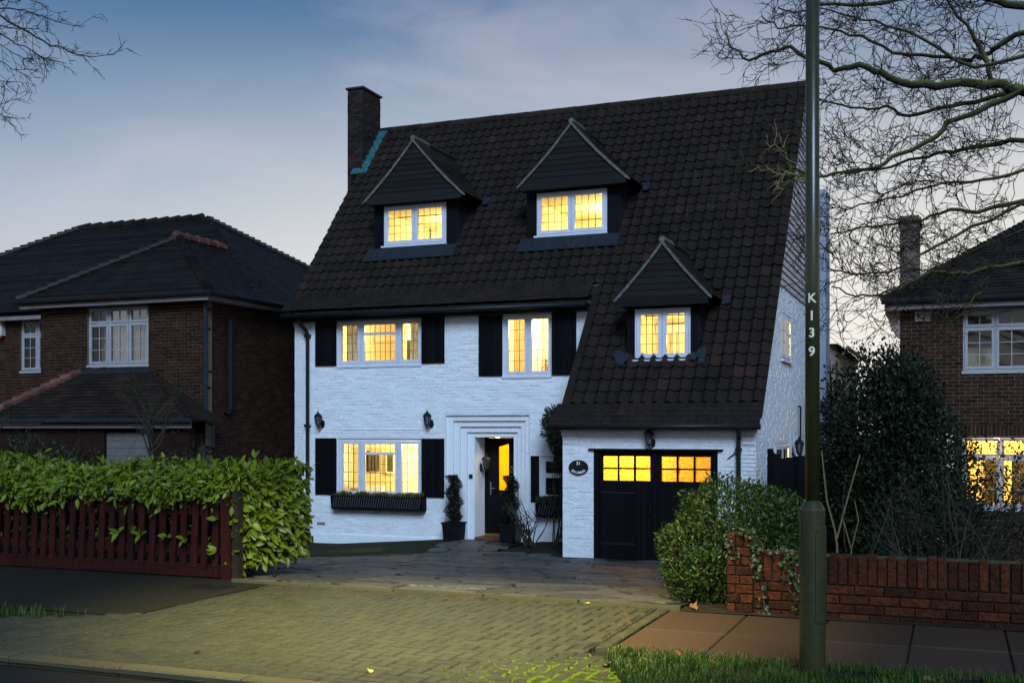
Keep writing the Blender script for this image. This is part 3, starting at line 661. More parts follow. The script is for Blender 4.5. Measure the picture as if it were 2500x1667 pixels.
# ---- garage door
gd = MB(); gx = [(-2.956,-1.992,.498,.994), (-1.809,-.836,.495,.992)]
panes = []
for (a, b, c, d) in gx:
    w, h = (b - a) / 3, (d - c) / 2
    panes += [(a + i*w + .018, a + (i+1)*w - .018, c + j*h + .014, c + (j+1)*h - .014) for i in range(3) for j in range(2)]
for (a, b, c, d) in cells(-3.02, -.80, -1.03, 1.06, panes): gd.box(a, b, .05, .10, c, d)
gdo = gd.build('garage_door', M['black_wood'], house)
for (a, b, c, d) in panes: MB().box(a - .006, b + .006, .066, .072, c - .006, d + .006).build('pane', M['obscure'], gdo)
bw = (1.04) / 9
for x_s in (-3.0, -1.875):
    for i in range(9):
        xa = x_s + .05 + i * (.98 / 9); MB().box(xa + .003, xa + .98/9 - .003, .036, .05, -.98, .42).build('board', M['black_wood'], gdo)
for xx in (-1.91,): MB().box(xx - .03, xx + .03, .03, .05, -1.0, 1.05).build('meeting_stile', M['black_wood'], gdo)
fr = MB()
for (a, b, c, d) in cells(-3.113, -.714, -1.3, 1.10, [(-3.02, -.80, -1.4, 1.06)]): fr.box(a, b, -.012, .12, c, d)
fr.box(-3.21, -.61, -.06, .0, 1.09, 1.125); fr.build('garage_door_frame', M['black_wood'], house)
for zz in (-.7, .28):
    for xa, xb in ((-3.0,-2.3),(-1.5,-.82)): MB().box(xa, xb, .026, .034, zz - .02, zz + .02).build('strap_hinge', M['black_metal'], gdo)
MB().tube([(-1.99,.02,-.12),(-1.99,-.03,-.10),(-1.99,-.03,.06),(-1.99,.02,.08)], .009, n=6).build('handle', M['black_metal'], gdo)

# ---- chimneys
ch = MB().box(-11.825,-11.365,5.66,6.63,-1.4,10.62).build('chimney', M['soot_mortar'], house)
def chim_bricks(parent, m, x0, x1, y0, y1, z0, z1, course=.075):
    cache = {}
    n = int((z1 - z0) / course)
    for j in range(n):
        z = z0 + j * course; o = (j % 2)
        def row(a0, a1, f):
            x = a0 - (.1125 if o else 0)
            while x < a1 - .01:
                s0, s1 = max(x, a0), min(x + .225, a1)
                if s1 - s0 > .02: f(s0, s1)
                x += .225
        def fx(s0, s1):
            k = ('x', round(s1 - s0, 3))
            if k not in cache: w = (s1-s0)/2 - .004; cache[k] = MB().box(-w, w, -.02, .02, -course/2+.004, course/2-.004).mesh('brick', m)
            put('brick', cache[k], parent, ((s0+s1)/2, y0 + .010 + rnd.uniform(-.004,.004), z + course/2))
        def fy(s0, s1):
            k = ('y', round(s1 - s0, 3))
            if k not in cache: w = (s1-s0)/2 - .004; cache[k] = MB().box(-.02, .02, -w, w, -course/2+.004, course/2-.004).mesh('brick', m)
            put('brick', cache[k], parent, (x1 - .010 + rnd.uniform(-.004,.004), (s0+s1)/2, z + course/2))
        row(x0 - .006, x1 + .006, fx); row(y0, y1, fy)
chim_bricks(ch, M['soot_brick'], -11.825, -11.365, 5.66, 6.63, 7.85, 10.62)
MB().box(-11.87,-11.32,5.61,6.68,10.62,10.67).build('chimney_cap', M['lead'], ch)
MB().prism([rp(-11.37,5.58,.05), rp(-11.12,5.58,.05), rp(-11.12,6.66,.05), rp(-11.37,6.66,.05)], (0,-.02,.03)).prism([rp(-11.6,5.46,.05), rp(-11.12,5.46,.05), rp(-11.12,5.60,.05), rp(-11.6,5.60,.05)], (0,-.02,.03)).build('flashing', M['fringe_tint'], ch)
st = MB()
for k in range(7): y = 5.66 + k * .14; st.box(-11.36, -11.345, y, y + .135, roof_z(y) - .1, roof_z(y) + .22)
st.build('stepped_flashing', M['fringe_tint'], ch)
ch2 = MB().box(-.05, .43, 7.70, 8.60, -1.4, 7.40).box(-.07, .45, 7.68, 8.62, 7.28, 7.36).build('side_chimney', M['render'], house)

# ---- dormers
for di, d in enumerate(DORM):
    a, b, y, zf, ga, gb, zg, ax, az, gy = [d[k] for k in ('a','b','y','zf','ga','gb','zg','ax','az','gy')]
    wx0, wx1, wz0, wz1 = d['w']; zb = roof_z(y) - .12
    mb = MB()
    for (p, q, c, e) in cells(a, b, zb, zf + .08, [d['w']]): mb.box(p, q, y, y + .12, c, e)
    for xx, s in ((a, 1), (b, -1)):
        mb.prism([(xx, y + .12, roof_z(y + .12) - .1), (xx, y + .12, zf + .05), (xx, roof_y(zf + .05), zf + .05)], (s * .08, 0, 0))
    dm_ = mb.build('dormer', M['black_wood'], house)
    # hung boards on the cheeks
    z = roof_z(y) + .05; k = 0
    while z < zf - .02:
        for xx, s in ((a, -1), (b, 1)):
            y1 = roof_y(z + .05)
            if y1 > y + .06: MB().prism([(xx, y + .02, z), (xx, y1, z), (xx, y1, z + .125), (xx, y + .02, z + .125)], (s * .016, 0, 0)).build('cheek_board', M['board'], dm_)
        z += .13
    # window
    w, h = wx1 - wx0, wz1 - wz0; hw = w / 2; ins = .085
    window_cases = [(.03, hw - .006, .03, h - .03, [(.03 + ins, hw - ins, .03 + ins, h - .03 - ins, d['nx'], d['nz'])]), (hw + .006, w - .03, .03, h - .03, [(hw + ins, w - .03 - ins, .03 + ins, h - .03 - ins, d['nx'], d['nz'])])]
    # window pieces hang directly under the dormer
    wf = MB()
    for (p, q, c, e) in cells(0, w, 0, h, [q[:4] for q in window_cases]): wf.box(wx0 + p, wx0 + q, y - .02, y + .04, wz0 + c, wz0 + e)
    wf.build('window_frame', M['upvc'], dm_)
    for (xa, xb, za, ze, gl) in window_cases:
        cm = MB()
        for (p, q, c, e) in cells(xa + .004, xb - .004, za + .004, ze - .004, [g[:4] for g in gl]): cm.box(wx0 + p, wx0 + q, y - .034, y + .03, wz0 + c, wz0 + e)
        cm.build('casement', M['upvc'], dm_)
        for (p, q, c, e, nx, nz) in gl:
            MB().box(wx0 + p, wx0 + q, y, y + .006, wz0 + c, wz0 + e).build('pane', M['glass'], dm_)
            lm = MB()
            for i in range(1, nx): x = wx0 + p + (q - p) * i / nx; lm.box(x - .006, x + .006, y - .012, y - .002, wz0 + c, wz0 + e)
            for i in range(1, nz): zz = wz0 + c + (e - c) * i / nz; lm.box(wx0 + p, wx0 + q, y - .0115, y - .0025, zz - .005, zz + .005)
            lm.build('leading', M['leading'], dm_)
    MB().box(wx0 - .05, wx1 + .01, y - .10, y + .02, wz0 - .045, wz0 - .003).build('sill', M['upvc'], dm_)
    # gable outline, a little flared at the feet
    def outl(t, s):      # t 0 apex .. 1 foot
        half = (ax - ga) if s < 0 else (gb - ax)
        return ax + s * half * (t - .022 * math.sin(math.pi * t)), az - (az - zg) * (t + .018 * math.sin(math.pi * t))
    # boards
    def xat(z, s):
        lo, hi = 0.0, 1.0
        for _ in range(30):
            m_ = (lo + hi) / 2
            if outl(m_, s)[1] > z: lo = m_
            else: hi = m_
        return outl((lo + hi) / 2, s)[0]
    bh = .125; z = zg; k = 0
    while z < az - .12:
        zt = min(z + bh + .02, az - .03); j = rnd.uniform(-.006, .006)
        MB().prism([(xat(z, -1) + .02, gy - .02, z + j), (xat(z, 1) - .02, gy - .02, z + j + rnd.uniform(-.008,.008)), (xat(zt, 1) - .02, gy - .002, zt), (xat(zt, -1) + .02, gy - .002, zt)], (0, .03, 0)).build('gable_board', M['board'], dm_)
        z += bh; k += 1
    MB().prism([(ga + .05, gy + .035, zg), (gb - .05, gy + .035, zg), (ax, gy + .035, az - .02)], (0, .04, 0)).build('gable_panel', M['black_wood'], dm_)
    MB().box(ga + .02, gb - .02, gy - .03, gy + .02, zf - .005, zg + .01).box(ga + .05, gb - .05, gy + .02, y + .1, zf - .002, zf + .03).build('gable_fascia', M['board'], dm_)
    for s in (-1, 1):
        ts = [0, .25, .5, .75, 1.0, 1.06]; P = [outl(t, s) for t in ts]
        bb = MB()
        for i in range(5):
            (xa, za), (xb, zb2) = P[i], P[i+1]; th = .075 + rnd.uniform(-.006, .006)
            bb.prism([(xa, gy - .055, za + .015), (xb, gy - .055, zb2 + .015), (xb, gy - .055, zb2 + .015 - th * (1 if i < 4 else .5)), (xa, gy - .055, za + .015 - th)], (0, .035, 0))
        bb.build('bargeboard', M['barge'], dm_)
        # roof slope and its tile courses
        rf = MB(); nt_ = 9
        for i in range(nt_):
            t0, t1 = i / nt_, (i + 1) / nt_ + .045
            (xa, za), (xb, zb2) = outl(t0, s), outl(min(t1, 1.06), s)
            ya, yb = roof_y(za) + .15, roof_y(zb2) + .15
            if zb2 < roof_z(gy): continue
            up = .022 if 1 else 0
            nseg = max(1, int((max(ya, yb) - gy + .05) / .17))
            for q in range(nseg):
                f0, f1 = q / nseg, (q + 1) / nseg
                yy = lambda f, ye: (gy - .045) + (ye - gy + .045) * f
                j = rnd.uniform(-.004, .006)
                rf.prism([(xa, yy(f0, ya) + .003, za + .03 + j), (xb, yy(f0, yb) + .003, zb2 + .062 + j), (xb, yy(f1, yb) - .003, zb2 + .062 + j), (xa, yy(f1, ya) - .003, za + .03 + j)], (0, 0, -.022))
        tag(rf.build('dormer_tiles', M['plain_tile'], dm_), kind='stuff')
        (xa, za), (xb, zb2) = outl(0, s), outl(1, s)
        MB().prism([(xa, gy - .03, za), (xb, gy - .03, zb2), (xb, roof_y(zb2) + .1, zb2), (xa, roof_y(za) + .1, za)], (0, 0, -.03)).build('dormer_roof', M['black_wood'], dm_)
    yr = roof_y(az); n = 3; 
    for i in range(n):
        ya, yb = gy - .06 + (yr + .1 - gy) * i / n, gy - .06 + (yr + .1 - gy) * (i + 1) / n
        MB().tube([(ax, ya, az + .03), (ax, yb - .004, az + .025)], [.062, .07], n=10).build('ridge_tile', M['barge'] if i == 0 else M['plain_tile'], dm_)
    # lead aprons
    if di < 2:
        MB().prism([rp(a - .16, y - .28, .075), rp(b + .06, y - .26, .075), rp(b + .05, y - .02, .10), rp(a - .10, y - .02, .10)], (0, -.01, .014)).box(a - .02, b + .02, y - .012, y, zb, wz0 - .12).build('lead_apron', M['lead'], dm_)
    else:
        for s, xx in ((-1, a - .10), (1, b + .03)):
            ap = MB(); r2 = random.Random(4 + s)
            for q in range(6):
                px, py = xx + r2.uniform(-.1, .1), y + r2.uniform(-.14, .03)
                ap.prism([rp(px - .06, py - .05, .085), rp(px + .06, py - .06, .085), rp(px + .07, py + .07, .10), rp(px - .05, py + .06, .10)], (0, -.01, .02))
            ap.build('lead_flashing', M['lead'], dm_)
    (px, pz) = outl(1.06, 1); py = roof_y(pz) - .05
    MB().prism([rp(px - .02, py - .05, .09), rp(px + .15, py - .02, .09), rp(px + .13, py + .11, .11), rp(px - .03, py + .09, .11)], (0, -.02, .03)).build('lead_flashing', M['lead'], dm_)
# ------------------------------------------------------------------ lit rooms
def room(x0, x1, y0, y1, z0, z1, power, lamp, m='interior', col=(1,.86,.38), side=False):
    v, f = box_vf(x0, x1, y0, y1, z0, z1)
    f = [f[1], f[2], f[4], f[5]] if side else [f[1], f[3], f[4], f[5]]                  # ceiling, right, back, left (open towards the window)
    rm_ = MB().add(v, [q[::-1] for q in f]).build('room', M[m], house)
    MB().box(x0 + .01, x1 - .01, y0, y1 - .01, z0 - .03, z0).build('floor', M['floor_in'], rm_)
    if power:
        lx, ly, lz = lamp
        MB().tube([(lx, ly, z1), (lx, ly, lz + .06)], .008).lathe([(.01,.07),(.05,.05),(.065,0),(.05,-.05),(.01,-.065)], 12, (lx, ly, lz)).build('ceiling_lamp', M['lamp_on'], rm_, smooth=True)
        ld = bpy.data.lights.new('room_light', 'POINT'); ld.energy = power; ld.color = col; ld.shadow_soft_size = .09
        lo = bpy.data.objects.new('room_light', ld); COL.objects.link(lo); lo.parent = house; lo.location = (lx, ly, lz - .16)
    return rm_
rA = room(-11.38,-7.5, 2.65, 4.7, -1.05, 1.55, 330, (-8.3, 3.7, 1.25))
rB = room(-11.1,-7.3, 2.65, 5.8, 2.3, 4.52, 340, (-9.0, 4.2, 4.1), col=(1,.88,.45))
rC = room(-6.7,-4.2, 2.65, 5.0, 2.0, 4.55, 210, (-5.2, 3.9, 4.05), col=(1,.86,.52))
rD = room(-7.2,-5.45, 3.31, 6.4, -.96, 1.5, 120, (-6.3, 4.4, 1.1), col=(1,.72,.22))
rE = room(-3.5,-.26, .24, 2.2, -1.05, 1.6, 190, (-2.55, 1.2, 1.15), col=(1,.70,.22))
rF = room(-9.66,-7.68, 3.52, 6.6, 5.35, 6.82, 130, (-8.4, 5.2, 6.5), col=(1,.86,.40))
rG = room(-5.68,-3.70, 3.52, 6.6, 5.35, 6.83, 130, (-4.4, 5.2, 6.5), col=(1,.86,.40))
rH = room(-2.6,-1.38, 1.08, 2.85, 2.30, 3.85, 42, (-1.75, 2.1, 3.5), col=(1,.78,.32))
rI = room(-1.9,-.26, 2.95, 5.2, 2.1, 4.2, 1100, (-.9, 4.3, 3.9), side=True, col=(1,.78,.25))
rJ = room(-1.9,-.26, 2.25, 5.2, -1.05, 1.55, 1100, (-.9, 3.6, 1.25), side=True, col=(1,.78,.22))
rK = room(-5.35,-3.9, 2.65, 4.5, -1.05, 1.5, 0, None, m='dark_in')
# furnishings seen through the glass
def thin(name, parent, m, *b): return MB().box(*b).build(name, M[m], parent)
# curtains
def curtain(x0, x1, y, z0, z1, parent, m='curtain'):
    mb = MB(); n = 14; P = []
    for i in range(n + 1):
        x = x0 + (x1 - x0) * i / n; P.append((x, y + .025 * math.sin(i * 1.9)))
    for (x, yy) in P: mb.v += [(x, yy, z0), (x, yy, z1)]
    mb.f = [(2*i, 2*i+2, 2*i+3, 2*i+1) for i in range(n)]
    return mb.build('curtain', M[m], parent, smooth=True)
thin('wardrobe', rB, 'bark', -9.30,-9.14,4.2,4.4,2.3,3.72)
thin('curtain_rail', rB, 'bark', -8.5,-8.05,2.86,2.88,3.86,3.88)
curtain(-10.2,-9.72,2.80,2.4,4.2,rB); curtain(-8.5,-8.05,2.80,2.4,4.2,rB); curtain(-9.5,-9.33,4.6,2.4,4.2,rB)
for (x0, x1, z0, z1) in ((-10.4,-10.3,2.3,4.3),(-9.0,-8.9,2.3,4.3)): thin('door_casing', rB, 'interior_white', x0, x1, 5.74, 5.78, z0, z1)
thin('picture_rail', rB, 'interior_white', -11.05,-7.35,5.74,5.78,3.85,3.95)
# living room: the back wall carries a dark woodland picture, a round mirror and a pale door
thin('picture_rail', rA, 'interior_white', -11.4,-8.3,4.62,4.66,1.02,1.10)
thin('painting', rA, 'bark', -10.74,-10.33,4.62,4.66,.42,.86)
for i in range(4): thin('tree_print', rA, 'pale_stem', -10.70+i*.10,-10.665+i*.10+.015*(i%2),4.610,4.618,.44,.84)
thin('mirror_frame', rA, 'interior_white', -10.12,-9.86,4.62,4.66,.36,.90); thin('mirror', rA, 'heather', -10.07,-9.91,4.61,4.618,.42,.84)
thin('sofa_back', rA, 'interior_white', -11.0,-9.9,4.0,4.2,-1.0,.08); thin('bookcase', rA, 'floor_in', -10.75,-10.45,3.9,3.98,-1.0,.02)
thin('door_leaf', rA, 'interior_white', -9.62,-9.30,4.61,4.66,-1.0,.95); thin('door_leaf', rA, 'interior_white', -11.35,-11.1,4.61,4.66,-1.0,.95)
thin('curtain_tie', rA, 'bark', -9.73,-9.69,2.95,2.98,.48,.98)
for (x0, x1) in ((-2.25,-2.18),(-2.12,-2.08)): thin('door_casing', rH, 'interior_white', x0, x1, 2.78, 2.83, 2.35, 3.7)
thin('ceiling_cornice', rH, 'interior_white', -2.58,-1.4,2.74,2.83,3.55,3.72)
thin('sloping_soffit', rF, 'interior_white', -9.6,-8.9,6.2,6.3,5.4,6.9)
thin('shelf', rG, 'interior_white', -4.7,-3.9,5.7,5.9,5.9,5.95); thin('door_casing', rG, 'interior_white', -4.55,-4.47,6.5,6.58,5.4,6.8)
thin('wall_shelf', rE, 'interior_white', -1.3,-.5,2.05,2.18,.4,.45); thin('garage_cupboard', rE, 'interior_white', -1.35,-1.0,1.9,2.18,-1.0,1.3)
for (x0,x1,y) in ((-6.2,-5.9,4.6),(-4.75,-4.65,4.95)): thin('door_casing', rC, 'interior_white', x0,x1,y,y+.03,2.1,4.2)
# chair back and bedside lamp upstairs
lp = thing('table_lamp', 'small bright table lamp at the lower right corner of the upper left window', 'lamp', (-8.16, 2.86, 3.0))
MB().lathe([(.06,0),(.06,.02),(.012,.04),(.012,.16)], 12).build('base', M['chrome'], lp, smooth=True)
MB().lathe([(.012,.155),(.03,.18),(.042,.225),(.03,.27),(.008,.285)], 12).build('bulb', emat('bulb_glow', (1,.82,.5), 60), lp, smooth=True)
thin('windowsill', rB, 'interior_white', -10.2,-8.02,2.66,2.95,2.965,2.995)
chs = thing('bedroom_chair', 'amber rounded chair back seen low in the middle of the upper left window', 'chair', (-9.05, 3.3, 2.3))
P = [(-.17,0,.0),(-.17,0,.80),(-.10,0,.92),(0,0,.96),(.10,0,.93),(.16,0,.84),(.17,0,0)]
MB().prism(P, (0,.04,0)).build('backrest', mat('amber_upholstery', (.55,.30,.05), (.7,.42,.08), rough=.8, scale=20), chs)
MB().box(-.2,.2,.04,.44,.38,.46).build('seat', M['floor_in'], chs)
for sx in (-.17,.17):
    for sy in (.06,.40): MB().box(sx-.02,sx+.02,sy,sy+.04,0,.38).build('leg', M['floor_in'], chs)
for (x0,x1,y,z,p) in ((-9.6,-7.75,3.52,5.715,rF),(-5.62,-3.75,3.52,5.715,rG)): thin('windowsill', p, 'interior_white', x0,x1,y,y+.26,z-.03,z)
thin('windowsill', rC, 'interior_white', -5.97,-4.84,2.65,3.2,2.50,2.55)
def house_plant(label, loc, n, h, spread, m, seed, ls=.05):
    r2 = random.Random(seed); t = thing('house_plant', label, 'plant', loc)
    MB().lathe([(.05,0),(.065,.10),(.07,.10),(.06,.11),(.01,.11)], 12).build('pot', M['terracotta'], t)
    st_, lf = MB(), MB()
    for i in range(n):
        a, b = r2.uniform(0, 6.28), r2.uniform(.2, 1) ; p = [(0,0,.1)]; q = Vector((0,0,.1))
        tip = Vector((math.cos(a)*spread*b, math.sin(a)*spread*b*.5, .1 + h * r2.uniform(.5, 1)))
        for k in range(1, 5): f = k/4; p.append(tuple(q.lerp(tip, f) + Vector((0,0,.15*h*math.sin(f*3.1)))))
        st_.tube(p, [.006,.005,.004,.003,.002], n=4)
        for k in range(7):
            f = r2.uniform(.3, 1); c = q.lerp(tip, f) + Vector((0,0,.15*h*math.sin(f*3.1)))
            leaf(lf, c, Vector((r2.uniform(-1,1), r2.uniform(-.5,.5), r2.uniform(-.6,.8))), ls * r2.uniform(.7,1.3), .45)
    st_.build('stem', M['pale_stem'], t); tag(lf.build('leaves', M[m], t), kind='stuff')
    return t
def leaf(mb, c, d, L_, w=.4, up=None, fold=.25):
    d = Vector(d); 
    if d.length < 1e-4: d = Vector((0,0,1))
    d.normalize(); up = Vector(up) if up is not None else Vector((rnd.uniform(-.4,.4), rnd.uniform(-.4,.4), 1))
    s = d.cross(up)
    if s.length < .05: s = d.cross(Vector((1,.2,0)))
    s.normalize(); n = s.cross(d); c = Vector(c); hw = L_ * w / 2
    a, b = c, c + d * L_ - n * (L_ * .12); m_ = c + d * (L_ * .45); e = n * (hw * fold)
    mb.add([tuple(a), tuple(m_ + s * hw + e), tuple(b), tuple(m_ - s * hw + e), tuple(m_)], [(0,1,4),(1,2,4),(2,3,4),(3,0,4)])
house_plant('leafy potted plant in the left dormer window, left pane', (-9.15, 3.66, 5.72), 9, .34, .20, 'choisya', 3)
house_plant('small green potted plant in the left dormer window, beside the middle frame', (-8.52, 3.66, 5.72), 4, .16, .06, 'choisya', 4, .06)
house_plant('small orange-green potted plant in the left dormer window, right corner', (-7.98, 3.66, 5.72), 5, .20, .08, 'heather', 5, .06)
house_plant('dark spreading pot plant seen across the tall upper right window', (-5.22, 3.0, 2.55), 16, .62, .42, 'dark_leaf', 6, .05)
# ------------------------------------------------------------------ lettering helper
def text_mb(s, size, depth=0.0):
    cu = bpy.data.curves.new('lettering', 'FONT'); cu.body = s; cu.size = size; cu.align_x = 'CENTER'; cu.resolution_u = 4; cu.offset = size * .022
    ob = bpy.data.objects.new('lettering', cu); COL.objects.link(ob)
    bpy.context.view_layer.update(); dg = bpy.context.evaluated_depsgraph_get(); me = bpy.data.meshes.new_from_object(ob.evaluated_get(dg))
    v = [tuple(p.co) for p in me.vertices]; f = [tuple(p.vertices) for p in me.polygons]
    bpy.data.objects.remove(ob); bpy.data.curves.remove(cu); bpy.data.meshes.remove(me)
    return v, f
def fine(v, f, n=2):
    t = [(q[0], q[i], q[i+1]) for q in f for i in range(1, len(q)-1)]; v = list(v)
    for _ in range(n):
        o = []
        for a, b, c in t:
            k = len(v); v += [tuple((v[p][i]+v[q][i])/2 for i in range(3)) for p, q in ((a,b),(b,c),(c,a))]; o += [(a,k,k+2),(k,b,k+1),(k+2,k+1,c),(k,k+1,k+2)]
        t = o
    return v, t

# ------------------------------------------------------------------ wall lanterns
def lantern(label, loc, ry=0, s=1.0, rz=0):
    t = thing('wall_lantern', label, 'wall lantern', loc, rz, 'black carriage lanterns on the white house'); t.scale = (s, s, s)
    # origin on the wall at mid height; the lamp hangs in front (-y)
    bk = []
    for i in range(16): a = 2*math.pi*i/16; bk.append((.055*math.cos(a)+.045, 0, -.10 + .095*math.sin(a)))
    MB().prism(bk, (0,-.02,0)).build('backplate', M['black_metal'], t)
    MB().tube([(.045,-.02,-.12),(.03,-.08,-.20),(0,-.14,-.19),(0,-.15,-.155)], .012, n=8).build('bracket', M['black_metal'], t, smooth=True)
    c = (0,-.15,0); hexa = lambda r: [(r*math.cos(R(30+60*i)), -.15 + r*math.sin(R(30+60*i))) for i in range(6)]
    MB().lathe([(.035,-.155),(.055,-.13),(.055,-.12),(.01,-.12)], 6, c).lathe([(.012,-.20),(.022,-.185),(.012,-.165)], 8, c).build('base', M['black_metal'], t)
    cg = MB()
    for (x, y), (x2, y2) in zip(hexa(.052), hexa(.088)): cg.bar((x,y,-.125),(x2,y2,.075),.010,.010)
    cg.build('cage', M['black_metal'], t)
    gl = MB(); A, B = hexa(.049), hexa(.084)
    for i in range(6): j = (i+1)%6; gl.add([(A[i][0],A[i][1],-.12),(A[j][0],A[j][1],-.12),(B[j][0],B[j][1],.074),(B[i][0],B[i][1],.074)], [(0,1,2,3)])
    gl.build('glass', M['lantern_glass'], t)
    MB().lathe([(.112,.070),(.112,.082),(.075,.125),(.045,.150),(.03,.155),(.03,.175),(.016,.185),(.008,.215),(.001,.235)], 6, c).build('roof', M['black_metal'], t)
    MB().lathe([(.014,-.12),(.014,-.02),(.002,-.01)], 8, c).build('lamp_holder', M['upvc'], t)
    return t
M['lantern_glass'] = glassmat('lantern_glass', (.8,.84,.88), rough=.1, frost=.4)
lantern('black lantern at the left above the ground-floor shutters, beside the downpipe', (-10.66, FY, 1.72))
lantern('black lantern on the wall between the ground-floor window and the stepped doorway', (-7.79, FY, 1.72))
lantern('black lantern over the garage doors, under the eave', (-1.985, 0, 1.33), s=.95)
lantern('black lantern on the warm-lit wall inside the door recess', (-6.77, 2.92, .72), s=1.05, rz=R(90))
lantern('black lantern on the side wall of the house, above the gate', (.0, 4.75, 1.10), s=1.1, rz=R(90))

# ------------------------------------------------------------------ house name plate
sg = thing('house_sign', 'oval black house sign with white lettering left of the garage doors', 'sign', (-3.417, -.018, .752))
ov = [(.2*math.cos(t), 0, .149*math.sin(t)) for t in [2*math.pi*i/32 for i in range(32)]]
MB().prism(ov, (0,-.02,0)).build('plate', M['black_metal'], sg)
lt = MB(); v, f = text_mb('31', .085); lt.add([(x, -.0225, y + .055) for x, y, _ in v], f)
word = 'ELM GABLES'
for i, chx in enumerate(word):
    if chx == ' ': continue
    t = R(-90 + (i - 4.5) * 12.2); v, f = text_mb(chx, .062)
    cxx, czz = .168*math.cos(t), .118*math.sin(t); a = math.atan2(.168*math.cos(t)*1.0, -.118*math.sin(t)*1.25) * .95
    lt.add([(cxx + x*math.cos(a) - y*math.sin(a), -.0225, czz + x*math.sin(a) + y*math.cos(a)) for x, y, _ in v], f)
lt.build('lettering', mat('white_lettering', (.75,.75,.75), None, rough=.6), sg)

# ------------------------------------------------------------------ window boxes
def window_box(label, x0, x1, y0, y1, z0, z1, seed, m='heather', n=900, hgt=.10):
    r2 = random.Random(seed); t = thing('window_box', label, 'window box', ((x0+x1)/2, y1, z0)); w = (x1-x0)/2; d = y1-y0; h = z1-z0
    MB().prism([(-w,-d*.8,0),(w,-d*.8,0),(w,-d,h),(-w,-d,h)], (0,.02,0)).prism([(-w,0,0),(-w,-d*.8,0),(-w,-d,h),(-w,0,h)], (.02,0,0)).prism([(w-.02,0,0),(w-.02,-d*.8,0),(w-.02,-d,h),(w-.02,0,h)], (.02,0,0)).box(-w,w,-.02,-.003,0,h).box(-w+.02,w-.02,-d*.8,-.02,.0,.03).box(-w+.02,w-.02,-d*.9,-.02,h-.06,h-.04).build('trough', M['black_wood'], t)
    k = 0; x = -w + .05
    while x < w - .05:
        MB().bar((x,-d*.84-.006,.05),(x+.07,-d-.006,h-.02),.018,.014).build('slat', M['slat'], t); x += .062
    lf = MB()
    for i in range(n):
        x, y = r2.uniform(-w+.03, w-.03), r2.uniform(-d+.0, -.04); hh = hgt * (0.5 + noise.noise((x*4, seed, 0))*.6 + r2.random()*.6)
        leaf(lf, (x, y, h - .03 + hh*.25), (r2.uniform(-.5,.5), r2.uniform(-.6,.2), 1), hh + .02, .22, up=(r2.uniform(-1,1), -1, 0))
    tag(lf.build('planting', M[m], t), kind='stuff')
    return t
M['slat'] = mat('grey_metal_slat', (.05,.05,.06), (.08,.08,.09), rough=.5)
window_box('long black window box of low heather under the ground-floor window', -10.25, -7.86, 2.12, 2.36, -.37, -.06, 3)
window_box('black trough of dark grassy plants under the small window beside the garage', -5.12, -4.1, 2.12, 2.36, -.42, -.12, 4, 'topiary_leaf', 800, .16)

# ------------------------------------------------------------------ topiary in square pots
def topiary(label, x, y, seed):
    r2 = random.Random(seed); zg = H(x, y) + .02; t = thing('topiary_pot', label, 'potted plant', (x, y, zg))
    p = MB(); p.prism([(-.17,-.17,0),(.17,-.17,0),(.17,.17,0),(-.17,.17,0)], (0,0,.02))
    p.add([(-.18,-.18,.02),(.18,-.18,.02),(.18,.18,.02),(-.18,.18,.02),(-.205,-.205,.38),(.205,-.205,.38),(.205,.205,.38),(-.205,.205,.38)], [(0,1,5,4),(1,2,6,5),(2,3,7,6),(3,0,4,7)])
    p.box(-.22,.22,-.22,-.17,.36,.40).box(-.22,.22,.17,.22,.36,.40).box(-.22,-.17,-.17,.17,.36,.40).box(.17,.22,-.17,.17,.36,.40)
    p.build('pot', M['pot'], t); MB().box(-.18,.18,-.18,.18,.30,.34).build('compost', M['soil'], t)
    MB().tube([(0,0,.3),(0.01,0,.6),(0,0,1.4)], [.022,.018,.008], n=6).build('trunk', M['pale_stem'], t)
    lf = MB()
    for i in range(5200):
        f = r2.random(); z = .42 + f * 1.02; a = r2.uniform(0, 6.28); sp = f * 2.6 * 2 * math.pi
        taper = .20 * (1 - .35 * f) * min(1, f * 6 + .35); off = .03
        rr = taper * math.sqrt(r2.uniform(.08, 1)) * (.88 + .15 * math.cos(a - sp) + .1 * noise.noise((f*9, a, seed)))
        c = (off*math.cos(sp) + rr*math.cos(a), off*math.sin(sp) + rr*math.sin(a), z)
        leaf(lf, c, (math.cos(a), math.sin(a), r2.uniform(-.2,1)), r2.uniform(.035,.06), .55)
    tag(lf.build('foliage', M['topiary_leaf'], t), kind='stuff')
topiary('spiral clipped topiary in a black square pot left of the front door', -7.06, 2.12, 5)
topiary('spiral clipped topiary in a black square pot right of the front door', -5.69, 2.12, 6)

